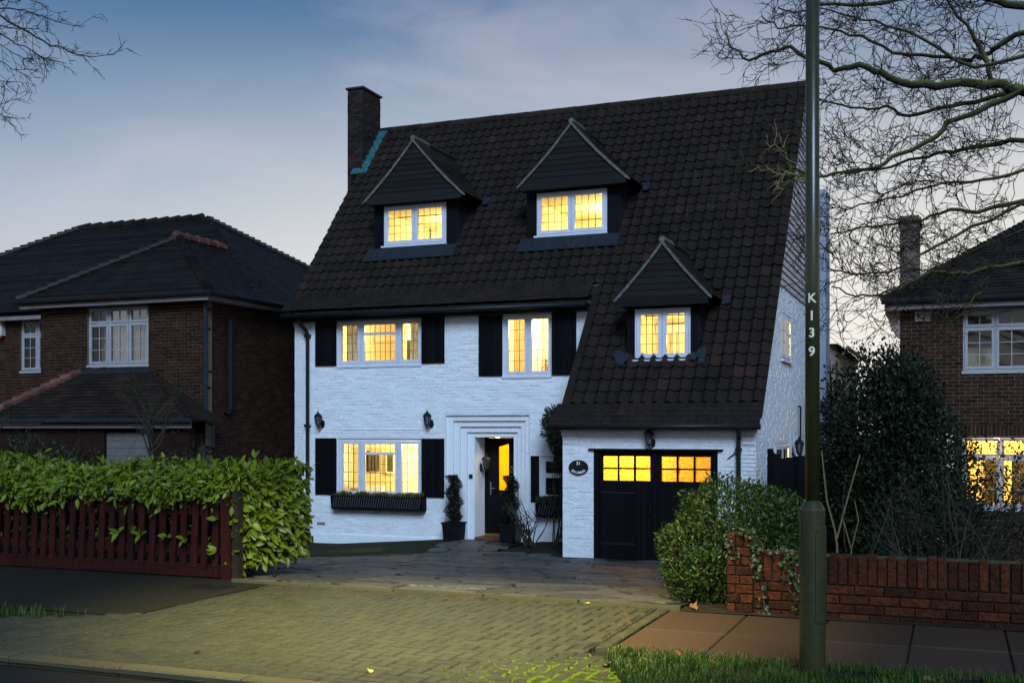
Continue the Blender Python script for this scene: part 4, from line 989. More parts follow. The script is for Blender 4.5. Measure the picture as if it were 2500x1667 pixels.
# ------------------------------------------------------------------ neighbour house on the left
def plane_courses(mb, e0, e1, r0, r1, n, th=.012, lap=1.25, tw=.17, rr=None, seg=True):
    """tile courses on a sloping quad: eave edge e0-e1, top edge r0-r1; every course overlaps the one below"""
    e0, e1, r0, r1 = map(Vector, (e0, e1, r0, r1)); nrm = (e1 - e0).cross(r0 - e0)
    if nrm.length < 1e-6: nrm = (e1 - e0).cross(r1 - e0)
    nrm.normalize()
    for k in range(n):
        f0, f1 = k / n, min(1, (k + lap) / n)
        a, b, c, d = e0.lerp(r0, f0), e1.lerp(r1, f0), e1.lerp(r1, f1), e0.lerp(r0, f1)
        ln = (b - a).length; m_ = max(1, int(ln / tw)) if seg else 1
        for q in range(m_):
            g0, g1 = q / m_, (q + 1) / m_; up = nrm * (th * 1.9 + rnd.uniform(-.003, .004)); lo = nrm * th * .3
            P = [a.lerp(b, g0) + up, a.lerp(b, g1 - .002) + up, d.lerp(c, g1 - .002) + lo, d.lerp(c, g0) + lo]
            mb.add([tuple(x) for x in P] + [tuple(P[0] - nrm * th * 1.6), tuple(P[1] - nrm * th * 1.6)], [(0,1,2,3), (4,5,1,0)])
nb = thing('brick_house', 'dark brown brick house with hipped tile roof left of the white house', 'house')
NH = dict(ww=(-15.905,-14.101,3.02,4.38))
LX0, LX1, LY = -17.35, -12.5, .4
wallslab('wall', M['mortar'], nb, 'x', LY + .012, LY + .25, LX0, LX1, -1.6, 4.62, list(NH.values()))
def nearkey(b): return -b[2]
brickwork('bricks', nb, M['brown_brick'], 'x', LY + .012, LX0, LX1, 1.4, 4.55, list(NH.values()), depth=.010, jit=.003, joint=.011, pieces=170, key=lambda b: abs((b[0]+b[1])/2 + 13.2) + abs((b[2]+b[3])/2 - 3.6))
MB().box(LX1 - .24, LX1 - .012, LY + .25, 12, -1.6, 4.62).build('side_wall', M['mortar'], nb)
brickwork('bricks', nb, M['brown_brick'], 'y', LX1 - .012, LY, 12, -.9, 4.55, [], out=1, depth=.010, jit=.003, joint=.011, pieces=125, key=lambda b: (b[0]+b[1])/2 + abs((b[2]+b[3])/2 - 2.5))
wallslab('wall', M['mortar'], nb, 'x', 2.412, 2.65, -27, LX0, -1.6, 4.62, [(-20.02,-18.9,3.06,4.42)])
brickwork('bricks', nb, M['brown_brick'], 'x', 2.412, -22, LX0, 1.8, 4.55, [(-20.02,-18.9,3.06,4.42)], depth=.010, jit=.003, joint=.011)
MB().box(LX0, LX0 + .24, LY + .25, 2.6, -1.6, 4.6).build('wing_side', M['mortar'], nb)
# windows of the neighbour: white georgian bars, net curtains
def g_window(parent, x0, x1, z0, z1, y, cols, tz, curtain_=True, lit=False):
    w, h = x1 - x0, z1 - z0; cs = []; cw = w / cols
    for i in range(cols):
        a, b = i*cw + (.03 if i == 0 else .012), (i+1)*cw - (.03 if i == cols-1 else .012)
        cs.append((a, b, .03, tz - .012, [(a+.055, b-.055, .085, tz-.065, 2, 3)])); cs.append((a, b, tz + .012, h - .03, [(a+.055, b-.055, tz+.065, h-.085, 2, 1)]))
    wn = window(parent, x0, z0, w, h, y, cs, lead='upvc2', lw=.016, fm='upvc2', sill=.06)
    if curtain_: MB().box(.03, w-.03, .22, .23, .02, h-.02).build('net_curtain', M['net'], wn); MB().box(-.2, w+.2, 1.4, 1.42, -.2, h+.2).build('dark_room', M['dark_in'], wn)
    return wn
M['upvc2'] = mat('grey_white_frame', (.28,.27,.29), (.35,.34,.36), rough=.45, scale=4)
g_window(nb, *NH['ww'], LY + .06, 3, .98)
g_window(nb, -20.02,-18.9,3.06,4.42, 2.45, 2, .95)
# main hipped roof and the hipped wing in front of it
EZ = 4.60
A_, B_ = (-27.5, 2.05, EZ), (-12.15, 2.05, EZ); C_, D_ = (-12.15, 12.05, EZ), (-27.5, 12.05, EZ); R0, R1 = (-22.3, 7.05, 7.80), (-17.45, 7.05, 7.80)
rfm = MB(); rfm.add([A_, B_, C_, D_, R0, R1], [(0,1,5,4),(1,2,5),(2,3,4,5),(3,0,4)]); rfm.build('roof', M['slate_tile'], nb)
W0, W1, WA, WB = (-17.75, .05, EZ), (-12.15, .05, EZ), (-14.95, 2.58, 6.34), (-14.95, 4.75, 6.34)
WL_, WR_ = (-17.75, 2.05, EZ), (-12.15, 4.05, EZ)
rw = MB(); rw.add([W0, W1, WA, WB, (-17.75, 2.3, EZ), (-12.15, 4.4, EZ)], [(0,1,2),(1,5,3,2),(0,2,3,4)]); rw.build('wing_roof', M['slate_tile'], nb)
tl = MB(); plane_courses(tl, A_, B_, R0, R1, 46, seg=False); plane_courses(tl, B_, C_, R1, R1, 46, seg=True, tw=.25); plane_courses(tl, W0, W1, WA, WA, 30, seg=False)
plane_courses(tl, W1, (-12.15, 4.2, EZ), WA, WB, 30, tw=.25)
tag(tl.build('roof_tiles', M['slate_tile'], nb), kind='stuff')
def hip_tiles(parent, p, q, n, m, name='hip_tile', r=.10):
    p, q = Vector(p), Vector(q); d = (q - p) / n; me = None
    for i in range(n):
        a = p + d * i; b = a + d * 1.15
        put(name, MB().tube([tuple(a + Vector((0,0,.035))), tuple(b + Vector((0,0,.012)))], [r*1.15, r*.8], n=8).mesh(name, m), parent)
hip_tiles(nb, W1, WA, 22, M['slate_tile']); hip_tiles(nb, W0, WA, 16, M['slate_tile']); hip_tiles(nb, C_, R1, 42, M['slate_tile'], r=.09); hip_tiles(nb, (-14.95,2.45,6.36), (-14.95,4.45,6.36), 5, M['red_tile'], 'ridge_tile', .12)
hip_tiles(nb, (-17.6,7.05,7.82), (-22.3,7.05,7.82), 11, M['slate_tile'], 'ridge_tile', .11); hip_tiles(nb, (-27.5,2.05,EZ), R0, 34, M['slate_tile']); hip_tiles(nb, B_, R1, 34, M['slate_tile'], r=.07)
M['nb_fascia'] = mat('dull_white_fascia', (.16,.13,.13), (.22,.18,.18), rough=.6)
MB().box(-17.72,-12.2,.10,.40,4.40,4.52).box(-27,-17.7,2.1,2.4,4.40,4.50).box(-12.46,-12.2,.40,12,4.40,4.50).build('fascia', M['nb_fascia'], nb)
MB().tube([(-17.8,.02,4.56),(-12.1,.02,4.56),(-12.1,12,4.56)], .06, n=8).build('gutter', M['black_metal'], nb)
MB().tube([(-12.42,.30,4.45),(-12.44,.33,4.2),(-12.44,.33,1.85)], .05, n=8).build('downpipe', M['lead'], nb)
MB().tube([(-12.42,1.22,4.05),(-12.42,1.22,1.95),(-12.45,1.15,1.85)], .075, n=8).build('soil_pipe', M['black_metal'], nb)
# lean-to hipped roof over the front, with the garage door under it
EL = 1.70
P0, P1, P2, P3 = (-18.2,-.75,EL), (-12.0,-.75,EL), (-14.0,.4,2.85), (-16.1,.4,2.85)
lr = MB(); lr.add([P0, P1, P2, P3, (-12.0,.4,EL), (-18.2,.4,EL)], [(0,1,2,3),(1,4,2),(5,0,3)]); lr.build('porch_roof', M['plain_tile'], nb)
tl = MB(); plane_courses(tl, P0, P1, P3, P2, 15, seg=True, tw=.4); tag(tl.build('porch_tiles', M['plain_tile'], nb), kind='stuff')
hip_tiles(nb, (-18.2,-.75,EL), P3, 11, M['red_tile'], r=.11); hip_tiles(nb, P1, P2, 12, M['plain_tile'], r=.07)
MB().bar((-14.0,.36,2.78),(-12.5,.36,1.80),.05,.14).build('lead_flashing', M['lead'], nb)
MB().box(-16.1,-14.0,.34,.40,2.80,2.92).build('lead_apron', M['lead'], nb)
MB().box(-18.2,-12.05,-.70,-.66,1.52,1.62).build('fascia', M['nb_fascia'], nb); MB().tube([(-18.2,-.8,1.68),(-11.98,-.8,1.68)], .055, n=8).build('gutter', M['lead'], nb)
MB().box(-18,-14.55,-.55,-.35,-1.5,1.52).box(-13.25,-12.2,-.55,-.35,-1.5,1.52).build('garage_wall', M['brown_brick'], nb)
ngd = MB().box(-14.55,-13.25,-.45,-.38,-1.3,1.42).build('garage_door', M['gar_white'], nb)
for k in range(16): MB().box(-14.55,-13.25,-.462,-.45,-1.28+k*.168,-1.13+k*.168).build('slat', M['gar_white'], ngd)
MB().tube([(-12.15,-.70,1.66),(-12.05,-.2,1.72),(-12.05,.1,1.6),(-12.05,.1,1.1),(-12.25,.0,.95)], .045, n=8).build('overflow_pipe', M['black_metal'], nb)
al = MB().box(-21.0,-20.55,2.27,2.40,4.02,4.43).build('alarm_box', M['alarm'], nb); MB().lathe([(.05,0),(.05,.03),(.02,.06)], 10, (-20.63,2.3,3.95)).build('strobe', M['red_plastic'], al)

# ------------------------------------------------------------------ neighbour house on the right
rh = thing('brick_house', 'brown brick house at the right edge with white framed windows and hipped roof', 'house')
RX, RYF = 2.335, 3.4
RW = [(3.53,5.9,2.66,3.92), (3.515,5.6,-.06,1.35)]
wallslab('wall', M['mortar'], rh, 'x', RYF + .012, RYF + .25, RX, 11, -1.6, 4.02, RW)
brickwork('bricks', rh, M['brown_brick'], 'x', RYF + .012, RX, 11, -1.5, 4.0, RW + [(3.3,5.8,1.36,1.58)], depth=.010, jit=.003, joint=.012, pieces=260, key=lambda b: abs((b[0]+b[1])/2 - 3.4) + abs((b[2]+b[3])/2 - 2.9))
for i in range(33):
    xa = 3.31 + i*.075; MB().box(xa+.006, xa+.069, RYF, RYF+.03, 1.368, 1.575).build('soldier_brick', M['brown_brick'], rh)
MB().box(RX, RX + .24, RYF + .25, 12.6, -1.6, 4.0).build('side_wall', M['brown_brick'], rh)
rwin = g_window(rh, RW[0][0], RW[0][1], RW[0][2], RW[0][3], RYF + .05, 4, .86, curtain_=False)
MB().box(.0, 2.37, 1.3, 1.33, -.3, 1.5).build('room_wall', mat('dim_room', (.22,.19,.12), (.30,.26,.17), rough=.9), rwin)
MB().box(.05, .62, .6, .62, .02, .5).build('lampshade', M['interior'], rwin)
rwin2 = g_window(rh, RW[1][0], RW[1][1], RW[1][2], RW[1][3], RYF + .05, 3, 1.0, curtain_=False)
v, f = box_vf(3.4, 5.8, RYF + .26, 6.6, -1.0, 1.5); rrm = MB().add(v, [q[::-1] for q in (f[0], f[1], f[3], f[4], f[5])]).build('room', M['interior'], rh)
MB().box(4.0,4.25,6.3,6.5,-.6,.8).box(4.55,4.8,6.3,6.5,-.4,.9).build('bookcase', M['bark'], rrm)
MB().lathe([(.01,.07),(.05,.05),(.065,0),(.05,-.05),(.01,-.065)], 12, (4.2, 5.0, 1.3)).build('ceiling_lamp', M['lamp_on'], rrm, smooth=True)
ld = bpy.data.lights.new('room_light', 'POINT'); ld.energy = 240; ld.color = (1,.70,.22); ld.shadow_soft_size = .09
lo = bpy.data.objects.new('room_light', ld); COL.objects.link(lo); lo.parent = rh; lo.location = (4.2, 5.0, 1.1)
RE = 4.08
q0, q1, q2, q3 = (2.03,3.05,RE), (11.4,3.05,RE), (6.7,7.7,RE+3.07), (6.75,7.7,RE+3.07)
rr_ = MB(); rr_.add([q0, q1, q3, q2, (2.03,12.4,RE), (11.4,12.4,RE)], [(0,1,2,3),(4,0,3),(1,5,2),(5,4,3,2)]); rr_.build('roof', M['slate_tile'], rh)
tl = MB(); plane_courses(tl, q0, q1, q2, q3, 40, seg=True, tw=.5, th=.016); plane_courses(tl, (2.03,12.4,RE), q0, q2, q2, 40, seg=False, th=.016); tag(tl.build('roof_tiles', M['slate_tile'], rh), kind='stuff')
hip_tiles(rh, q0, q2, 46, M['slate_tile'], r=.08)
MB().box(2.06,11.3,3.10,3.40,3.90,3.98).build('soffit', M['upvc2'], rh); MB().box(2.06,11.3,3.06,3.10,3.90,4.04).build('fascia', M['nb_fascia'], rh)
MB().tube([(2.0,2.99,4.06),(11.3,2.99,4.06)], .06, n=8).build('gutter', M['black_metal'], rh)
cprof = [(2.03,0,4.02),(2.06,0,3.82),(2.12,0,3.72),(2.14,0,3.60),(2.20,0,3.52),(2.24,0,3.42),(2.29,0,3.36),(2.335,0,3.36),(2.335,0,4.02)]
MB().prism([(x, RYF - .02, z) for x, _, z in cprof], (0, .3, 0)).build('eaves_corbel', mat('pink_render', (.24,.17,.15), (.32,.24,.21), rough=.9), rh)
rc = MB().box(2.31,2.69,3.95,4.70,3.2,5.93).box(2.27,2.73,3.91,4.74,5.78,5.88).build('chimney', mat('brown_stack', (.09,.062,.052), (.15,.11,.095), rough=.9, bump=.4), rh)
pl_ = thing('alarm_plate', 'small cream burglar alarm plate on the brick wall of the right house', 'sign', (2.775, RYF - .012, 3.775))
MB().add(*[q for q in bevel_box(.15,.093,.012,.004)]).build('plate', M['plate'], pl_, rot=(R(90),0,0))
em_ = MB(); em_.prism([(-.095+.032*math.cos(t), -.004, .035+.032*math.sin(t)) for t in [2*math.pi*i/14 for i in range(14)]], (0,-.003,0)).box(-.102,-.088,-.007,-.003,-.03,.02)
for s_, sz, zz, xx in (('INTRUDER', .040, .035, .045), ('ALARM', .036, -.012, .05), ('TEL 01-388 8387', .036, -.065, .0)):
    v, f = text_mb(s_, sz); em_.add([(x + xx, -.006, y + zz) for x, y, _ in v], f)
em_.build('lettering', M['black_print'], pl_)
# far house glimpsed between the two
fh = thing('far_house', 'pale distant house end with gutter in the gap between the white and right houses', 'house')
MB().box(-7,-.45,20,28,-1,4.5).build('wall', mat('far_brick', (.20,.14,.12), (.28,.2,.17), rough=.9), fh)
fr_ = MB(); fr_.add([(-7.3,19.6,4.75),(-.12,19.6,4.45),(-.12,28,4.45),(-7.3,28,4.75),(-3.7,19.6,7.4),(-3.7,28,7.4)], [(0,4,5,3),(4,1,2,5)]); fr_.add([(-7.3,19.6,4.55),(-.12,19.6,4.25),(-.12,28,4.25),(-7.3,28,4.55),(-3.7,19.6,7.2),(-3.7,28,7.2)], [(0,4,5,3),(4,1,2,5)]); fr_.build('roof', M['plain_tile'], fh)
MB().tube([(-.08,19.6,4.32),(-.08,28,4.32)], .07, n=8).tube([(-.1,19.8,4.3),(-.25,19.75,4.1),(-.42,19.9,3.95),(-.42,19.9,-1)], .05, n=8).build('gutter', M['pale_stem'], fh)
# white slatted shed front glimpsed through the shrubs
gs = thing('garden_shed', 'white slatted shed front glimpsed through the dark shrubs beside the right house', 'shed', (3.0, 1.3, H(3,1.3)))
MB().box(-.33,.36,0,1.2,0,2.5).build('body', M['interior_white'], gs)
for k in range(16): MB().prism([(-.32,-.02,.1+k*.15),(.35,-.02,.1+k*.15),(.35,-.004,.24+k*.15),(-.32,-.004,.24+k*.15)], (0,.015,0)).build('slat', M['interior_white'], gs)
MB().prism([(-.4,-.1,2.5),(.42,-.1,2.5),(.42,1.3,2.7),(-.4,1.3,2.7)], (0,0,.06)).build('roof', M['slate_tile'], gs)
# black side gate
gt = thing('side_gate', 'black boarded garden gate with arched top between the white house and shrubs', 'gate', (0, 1.25, H(.8,1.25)))
zb = H(.8,1.25)
for i in range(12):
    x = .03 + i*.115; t = i/11; top = (1.93 + .07*math.sin(math.pi*min(1,max(0,(x-.22)/1.2))) if x > .2 else 2.06 - .25*x)
    MB().box(x, x+.114, -.02, .0, .02, top).build('board', M['black_wood'], gt)
MB().box(.02,1.42,0,.05,.3,.4).box(.02,1.42,0,.05,1.5,1.6).build('rail', M['black_wood'], gt); MB().box(-.0,.11,-.03,.07,0,2.12).build('post', M['black_wood'], gt); MB().box(1.42,1.55,-.03,.07,0,2.0).build('post', M['black_wood'], gt)
vpn = MB().tube([(.04,5.62,2.02),(.07,5.70,2.02),(.07,5.72,1.95),(.07,5.72,-1.0)], .022, n=8).build('vent_pipe', M['black_metal'], house)
# ------------------------------------------------------------------ street lamp
lampx, lampy = 2.552, -13.53
sl = thing('street_lamp', 'dark green street lamp post with stencilled K139 standing in the verge', 'street lamp', (lampx, lampy, 0))
MB().lathe([(.083,-.1),(.079,.0),(.0775,.5),(.077,1.0),(.076,1.012),(.048,1.052),(.0445,1.056),(.0445,1.06)], 40).build('base_column', M['green_paint'], sl, smooth=False)
sh = MB().lathe([(.0445,1.05),(.0435,2.5),(.039,5.2)], 36).build('shaft', M['green_paint'], sl, smooth=True)
# access door on the base
dv = MB(); 
for side in (0,):
    N = 8; a0, a1 = R(-70), R(6); zs = [.315,.34,.88,.90]
    pts = []
    for k in range(N+1):
        a = a0 + (a1-a0)*k/N; zt = .905 if k > 1 else (.86 if k == 0 else .895); zb_ = .312 if k > 1 else (.33 if k == 0 else .316)
        pts.append(((.0845*math.cos(a), .0845*math.sin(a)), zb_, zt))
    for k in range(N):
        (p, b0_, t0_), (q, b1_, t1_) = pts[k], pts[k+1]
        dv.prism([(p[0],p[1],b0_),(q[0],q[1],b1_),(q[0],q[1],t1_),(p[0],p[1],t0_)], (-p[0]*.09,-p[1]*.09,0))
dv.build('access_door', M['green_paint'], sl)
ang_cam = math.atan2(-20.612-lampy, 3.367-lampx)
lt = MB()
for chx, zc in (('K',2.303),('1',2.195),('3',2.09),('9',1.975)):
    v, f = fine(*text_mb(chx, .080), n=3)
    vv = []
    for x, y, _ in v: a = ang_cam + (x - .004) / .0440; rr = .0446; vv.append((rr*math.cos(a), rr*math.sin(a), zc - .025 + y))
    lt.add(vv, f)
lt.build('stencil_number', M['white_paint'], sl)
# outreach arm and lantern head (above the frame)
hd = Vector((-2.30, -1.40, 5.45))
MB().tube([(0,0,5.15),(0,0,5.35),(-.25,-.15,5.53),(-1.0,-.61,5.60),(-2.05,-1.25,5.56)], [.04,.038,.034,.03,.028], n=10).build('arm', M['green_paint'], sl, smooth=True)
MB().lathe([(.05,.14),(.14,.10),(.20,.02),(.20,0),(.19,0),(.13,.085),(.02,.10)], 20, tuple(hd)).build('lantern_hood', M['green_paint'], sl, smooth=True)
MB().lathe([(.02,.07),(.05,.05),(.05,.02),(.02,.0)], 12, tuple(hd)).build('lamp_bulb', emat('sodium_bulb', (1,.86,.45), 30), sl, smooth=True)
sp = bpy.data.lights.new('street_light', 'SPOT'); sp.energy = 7600; sp.color = (1,.87,.36); sp.spot_size = R(65); sp.spot_blend = 1.0; sp.shadow_soft_size = .06
so = bpy.data.objects.new('street_light', sp); COL.objects.link(so); so.parent = sl; so.location = hd + Vector((0,0,-.03))
so.rotation_euler = (Vector((-.45,-12.65,0)) - Vector((lampx,lampy,0)) - so.location).to_track_quat('-Z','Y').to_euler()

# ------------------------------------------------------------------ garden wall with pier
gw = thing('garden_wall', 'low red brick garden wall with upright top course and pier beside the drive', 'wall')
MB().box(1.645,1.825,-11.435,-11.245,-.1,.62).build('pier_core', M['moss_mortar'], gw)
MB().box(1.83,9,-11.425,-11.255,-.1,.49).build('wall_core', M['moss_mortar'], gw)
cachb = {}
def gb(x0, x1, y0, y1, z0, z1):
    k = (round(x1-x0,3), round(y1-y0,3), round(z1-z0,3))
    if k not in cachb:
        a, b, c = (x1-x0)/2, (y1-y0)/2, (z1-z0)/2; e = .005
        v = [(sx*(a-(e if iy<0 else 0)), iy*b, sz*(c-(e if iy<0 else 0))) for iy in (-1,1) for sz in (-1,1) for sx in (-1,1)]
        v += [(sx*a, -b+e, sz*c) for sz in (-1,1) for sx in (-1,1)]
        cachb[k] = MB().add(v, [(0,1,3,2),(8,9,1,0),(2,3,11,10),(0,2,10,8),(9,11,3,1),(8,10,6,4),(5,7,11,9),(10,11,7,6),(4,5,9,8),(5,4,6,7)]).mesh('brick', M['red_brick'])
    put('brick', cachb[k], gw, ((x0+x1)/2, (y0+y1)/2 + rnd.uniform(-.004,.003), (z0+z1)/2), (rnd.uniform(-.012,.012), rnd.uniform(-.006,.006), rnd.uniform(-.012,.012)))
for j in range(7):
    z = .0 + j*.0765
    if j % 2: gb(1.632,1.730,-11.455,-11.23,z+.005,z+.0715); gb(1.738,1.838,-11.455,-11.23,z+.005,z+.0715)
    else: gb(1.632,1.695,-11.455,-11.23,z+.005,z+.0715); gb(1.705,1.838,-11.455,-11.23,z+.005,z+.0715)
for k in range(3): gb(1.632+k*.0695, 1.695+k*.0695, -11.455,-11.23,.540,.642)
for j in range(4):
    z = -.035 + j*.075; x = 1.845 - (.1125 if j % 2 else 0)
    while x < 8.5: gb(max(x,1.845)+.004, x+.225-.005, -11.45,-11.24, z+.005, z+.07); x += .225
x = 1.850
while x < 8.5: gb(x+.003, x+.066, -11.455+rnd.uniform(0,.008),-11.23, .270, .495+rnd.uniform(-.01,.008)); x += .0735

# ------------------------------------------------------------------ picket fence
pf = thing('picket_fence', 'red stained picket fence in front of the laurel hedge', 'fence')
MB().box(-3.45,-3.345,-11.33,-11.225,-.05,.885).build('post', M['fence'], pf, rot=(0,R(-.6),0)); MB().box(-3.34,-3.27,-11.30,-11.21,-.05,.885).build('side_post', mat('dark_stained_post',(.012,.010,.007),(.02,.017,.012),rough=.8), pf)
for i in range(30):
    x = -3.58 - i*.1325; lean = rnd.uniform(.02,.05)
    o = MB().prism([(-.037,0,.10),(.037,0,.10),(.037,0,.80),(.0,0,.84),(-.037,0,.80)], (0,.02,0)).build('picket', M['fence'], pf, loc=(x - .02, -11.24 + rnd.uniform(-.004,.004), rnd.uniform(-.01,.01)), rot=(R(rnd.uniform(-1,1)), lean, 0))
MB().box(-7.7,-3.4,-11.21,-11.17,.22,.30).build('rail', M['fence'], pf); MB().box(-7.7,-3.4,-11.21,-11.17,.62,.70).build('rail', M['fence'], pf)
MB().box(-7.7,-3.45,-11.23,-11.19,.0,.13).build('gravel_board', M['fence'], pf)

# ------------------------------------------------------------------ foliage tools
def leaf_big(mb, c, d, L_, w=.42, up=None, bend=.25):
    d = Vector(d).normalized(); up = Vector(up if up is not None else (0,0,1)); s = d.cross(up)
    if s.length < .05: s = d.cross(Vector((1,.3,0)))
    s.normalize(); n = s.cross(d); c = Vector(c); P = []
    for t, ww in ((0,.05),(.25,.8),(.5,1),(.78,.62),(1,.02)):
        m_ = c + d*(L_*t) - n*(L_*bend*t*t); hw = L_*w/2*ww; P.append((m_ - s*hw + n*hw*.35, m_, m_ + s*hw + n*hw*.35))
    base = [tuple(q) for row in P for q in row]; f = []
    for i in range(4):
        a = i*3; f += [(a,a+1,a+4,a+3),(a+1,a+2,a+5,a+4)]
    mb.add(base, f)
def unit(r2): 
    while True:
        q = Vector((r2.uniform(-1,1), r2.uniform(-1,1), r2.uniform(-1,1)))
        if .05 < q.length < 1: return q.normalized()

# ------------------------------------------------------------------ laurel hedge behind the fence
lh = thing('laurel_hedge', 'bright spotted laurel hedge spilling over the red picket fence', 'hedge', (-4.5,-10.4,0))
r2 = random.Random(21); LO = Vector((-4.5,-10.4,0))
def hedge_top(u): return 1.12 + .08*noise.noise((u*1.3,2,0)) + .09*noise.noise((u*4,5,0)) + .05*noise.noise((u*9,5,0)) - .12*math.exp(-((u+5.9)/.35)**2) + .10*clamp01((-6.6-u)/.8)
lv = []
for i in range(12500):
    u = r2.uniform(-8.6,-3.32); top = hedge_top(u)
    face = r2.random(); yf = -11.08 + .03*noise.noise((u*3,0,0)); big = 1.0
    if i > 11000:       # bulging end beyond the post: leaves droop outwards like shingles
        zc = r2.uniform(.10, 1.08); y = r2.uniform(-11.30,-9.8); t = (y+10.5)/.85
        ex = (.05 + .13*math.sin(clamp01((zc+.05)/1.2)*math.pi)) * max(.3, 1 - .4*t*t) - .17 + (.10 if y < -10.95 else 0)
        if zc < .30 and y < -10.7 and r2.random() < .5: continue
        x = -3.38 + ex*r2.uniform(.55,1.05); c = Vector((x, y, zc)); nrm = Vector((.75, -.75, .45)); big = 1.25
        d = Vector((.45,-.4,-.6)) + unit(r2)*.95 if zc < .95 else Vector((.3,-.4,.6)) + unit(r2)*.8
    elif face < .46:    # top
        y = r2.uniform(-11.18,-9.7); c = Vector((u, y, top - .05 - .10*((y+10.45)/.75)**2 + r2.uniform(-.12,.05) + (.07 if r2.random() < .06 else 0))); nrm = Vector((0,-.35,1))
        d = nrm*.6 + unit(r2)*.95 + Vector((.1,-.1,.1))
    elif face < .93:   # front, hanging over the fence
        zz = top - .04 - abs(r2.gauss(0,.15)); c = Vector((u, yf - .20*math.sin(clamp01((top-zz)/.55)*math.pi) + r2.uniform(-.07,.06), zz)); nrm = Vector((0,-.9,.5))
        d = Vector((.1,-.55,-.45)) + unit(r2)*.8
    else:              # deep inside, seen between pickets
        c = Vector((u, r2.uniform(-11.10,-10.9), r2.uniform(.1,.9))); nrm = Vector((0,-1,.2)); d = unit(r2)
    if c.z < .05: continue
    lv.append((c, d.normalized(), (.042 + .075*r2.random()**1.5)*big, (nrm.normalized() + unit(r2)*.5).normalized()))
for k, (px, pz) in enumerate([(-4.78,.42),(-4.62,.46),(-4.50,.40),(-4.15,.40),(-3.95,.38),(-3.55,.30),(-3.53,.6),(-3.0,.2),(-3.05,.28)]):   # leaves poking out between the pickets
    for q in range(4): lv.append((Vector((px,-11.27,pz)), Vector((r2.uniform(-1,1),-.55,r2.uniform(-.7,.7))).normalized(), r2.uniform(.09,.13), Vector((0,-1,.3))))
lv.sort(key=lambda q: q[0].y*1.2 - q[2]*4 - q[0].z*.2 - q[0].x*.15)
lm_ = [MB(), MB(), MB()]
for k in range(3): leaf_big(lm_[k], (0,0,0), (0,0,1), 1, (.36,.42,.48)[k], up=(0,-1,0), bend=(.15,.3,.05)[k])
lme = [q.mesh('leaf', M['laurel'], True) for q in lm_]
rest = MB()
for n, (c, d, L_, nr) in enumerate(lv):
    if n < 300:
        zax = d; xax = nr.cross(zax); xax = xax.normalized() if xax.length > .05 else Vector((1,0,0)); yax = zax.cross(xax)
        Mx = Matrix.Translation(c - LO) @ Matrix((xax, yax, zax)).transposed().to_4x4() @ Matrix.Scale(L_, 4)
        put('leaf', lme[n % 3], lh, mat4=Mx)
    else: leaf_big(rest, c - LO, d, L_, r2.uniform(.36,.5), up=nr, bend=r2.uniform(.0,.35))
tag(rest.build('leaves', M['laurel'], lh, smooth=True), kind='stuff')
st_ = MB()
for i in range(70):
    x = r2.uniform(-8.5,-3.2); p = Vector((x, r2.uniform(-11.0,-10.2), 0)); q = p + Vector((r2.uniform(-.3,.3), r2.uniform(-.2,.2), r2.uniform(.6,1.0)))
    st_.tube([tuple(p), tuple(p.lerp(q,.5)+Vector((r2.uniform(-.05,.05),0,0))), tuple(q)], [.012,.009,.005], n=5)
st_.build('stems', M['bark'], lh)
# dark solid core added inside so that no daylight shows through
core = MB(); core.box(-8.6-LO.x,-3.75-LO.x,-10.8-LO.y,-9.85-LO.y,.02,.72); core.box(-3.8-LO.x,-3.40-LO.x,-10.95-LO.y,-10.0-LO.y,.12,.88); core.build('added_dark_core', M['soil'], lh)

# ------------------------------------------------------------------ generic leafy masses
def leafy(label, name, cat, loc, blobs, n, size, m, seed, stems=12, stem_m='bark', w=.45, twig=0, updir=.4, group=None, hollow=.55):
    """blobs: (x,y,z,rx,ry,rz) ellipsoids relative to loc"""
    r2 = random.Random(seed); t = thing(name, label, cat, loc, group=group); lf = MB(); sm = MB()
    vol = [b[3]*b[4]*b[5] for b in blobs]; tot = sum(v**.667 for v in vol)
    for b, v_ in zip(blobs, vol):
        for i in range(int(n * v_**.667 / tot)):
            d = unit(r2); k = hollow + (1-hollow)*r2.random()**.6; k *= 1 + .28*noise.noise((d.x*2.3+b[0], d.y*2.3+seed, d.z*2.3)) + .12*noise.noise((d.x*7, d.y*7, d.z*7+seed))
            c = Vector((b[0]+d.x*b[3]*k, b[1]+d.y*b[4]*k, b[2]+d.z*b[5]*k))
            if c.z + loc[2] < H(c.x+loc[0], c.y+loc[1]) + .03: continue
            dd = d*.7 + unit(r2)*.8 + Vector((0,0,updir)); leaf(lf, c, dd, size*r2.uniform(.6,1.35), w, up=d + unit(r2)*.5)
    for i in range(stems):
        b = r2.choice(blobs); d = unit(r2); tip = Vector((b[0]+d.x*b[3]*.9, b[1]+d.y*b[4]*.9, b[2]+d.z*b[5]*.9)); base = Vector((r2.uniform(-.15,.15), r2.uniform(-.1,.1), 0))
        if tip.z < .1: continue
        md = base.lerp(tip,.5)+unit(r2)*.08; sm.tube([tuple(base), tuple(md), tuple(tip)], [.013,.008,.003], n=5)
        for q in range(twig):
            f = r2.uniform(.4,1); p = base.lerp(tip,f); e = p + unit(r2)*r2.uniform(.08,.22) + Vector((0,0,.05)); sm.tube([tuple(p), tuple(p.lerp(e,.5)+unit(r2)*.02), tuple(e)], [.004,.003,.0015], n=3)
    if sm.v: sm.build('stems', M[stem_m], t)
    if lf.v: tag(lf.build('foliage', M[m], t), kind='stuff')
    return t
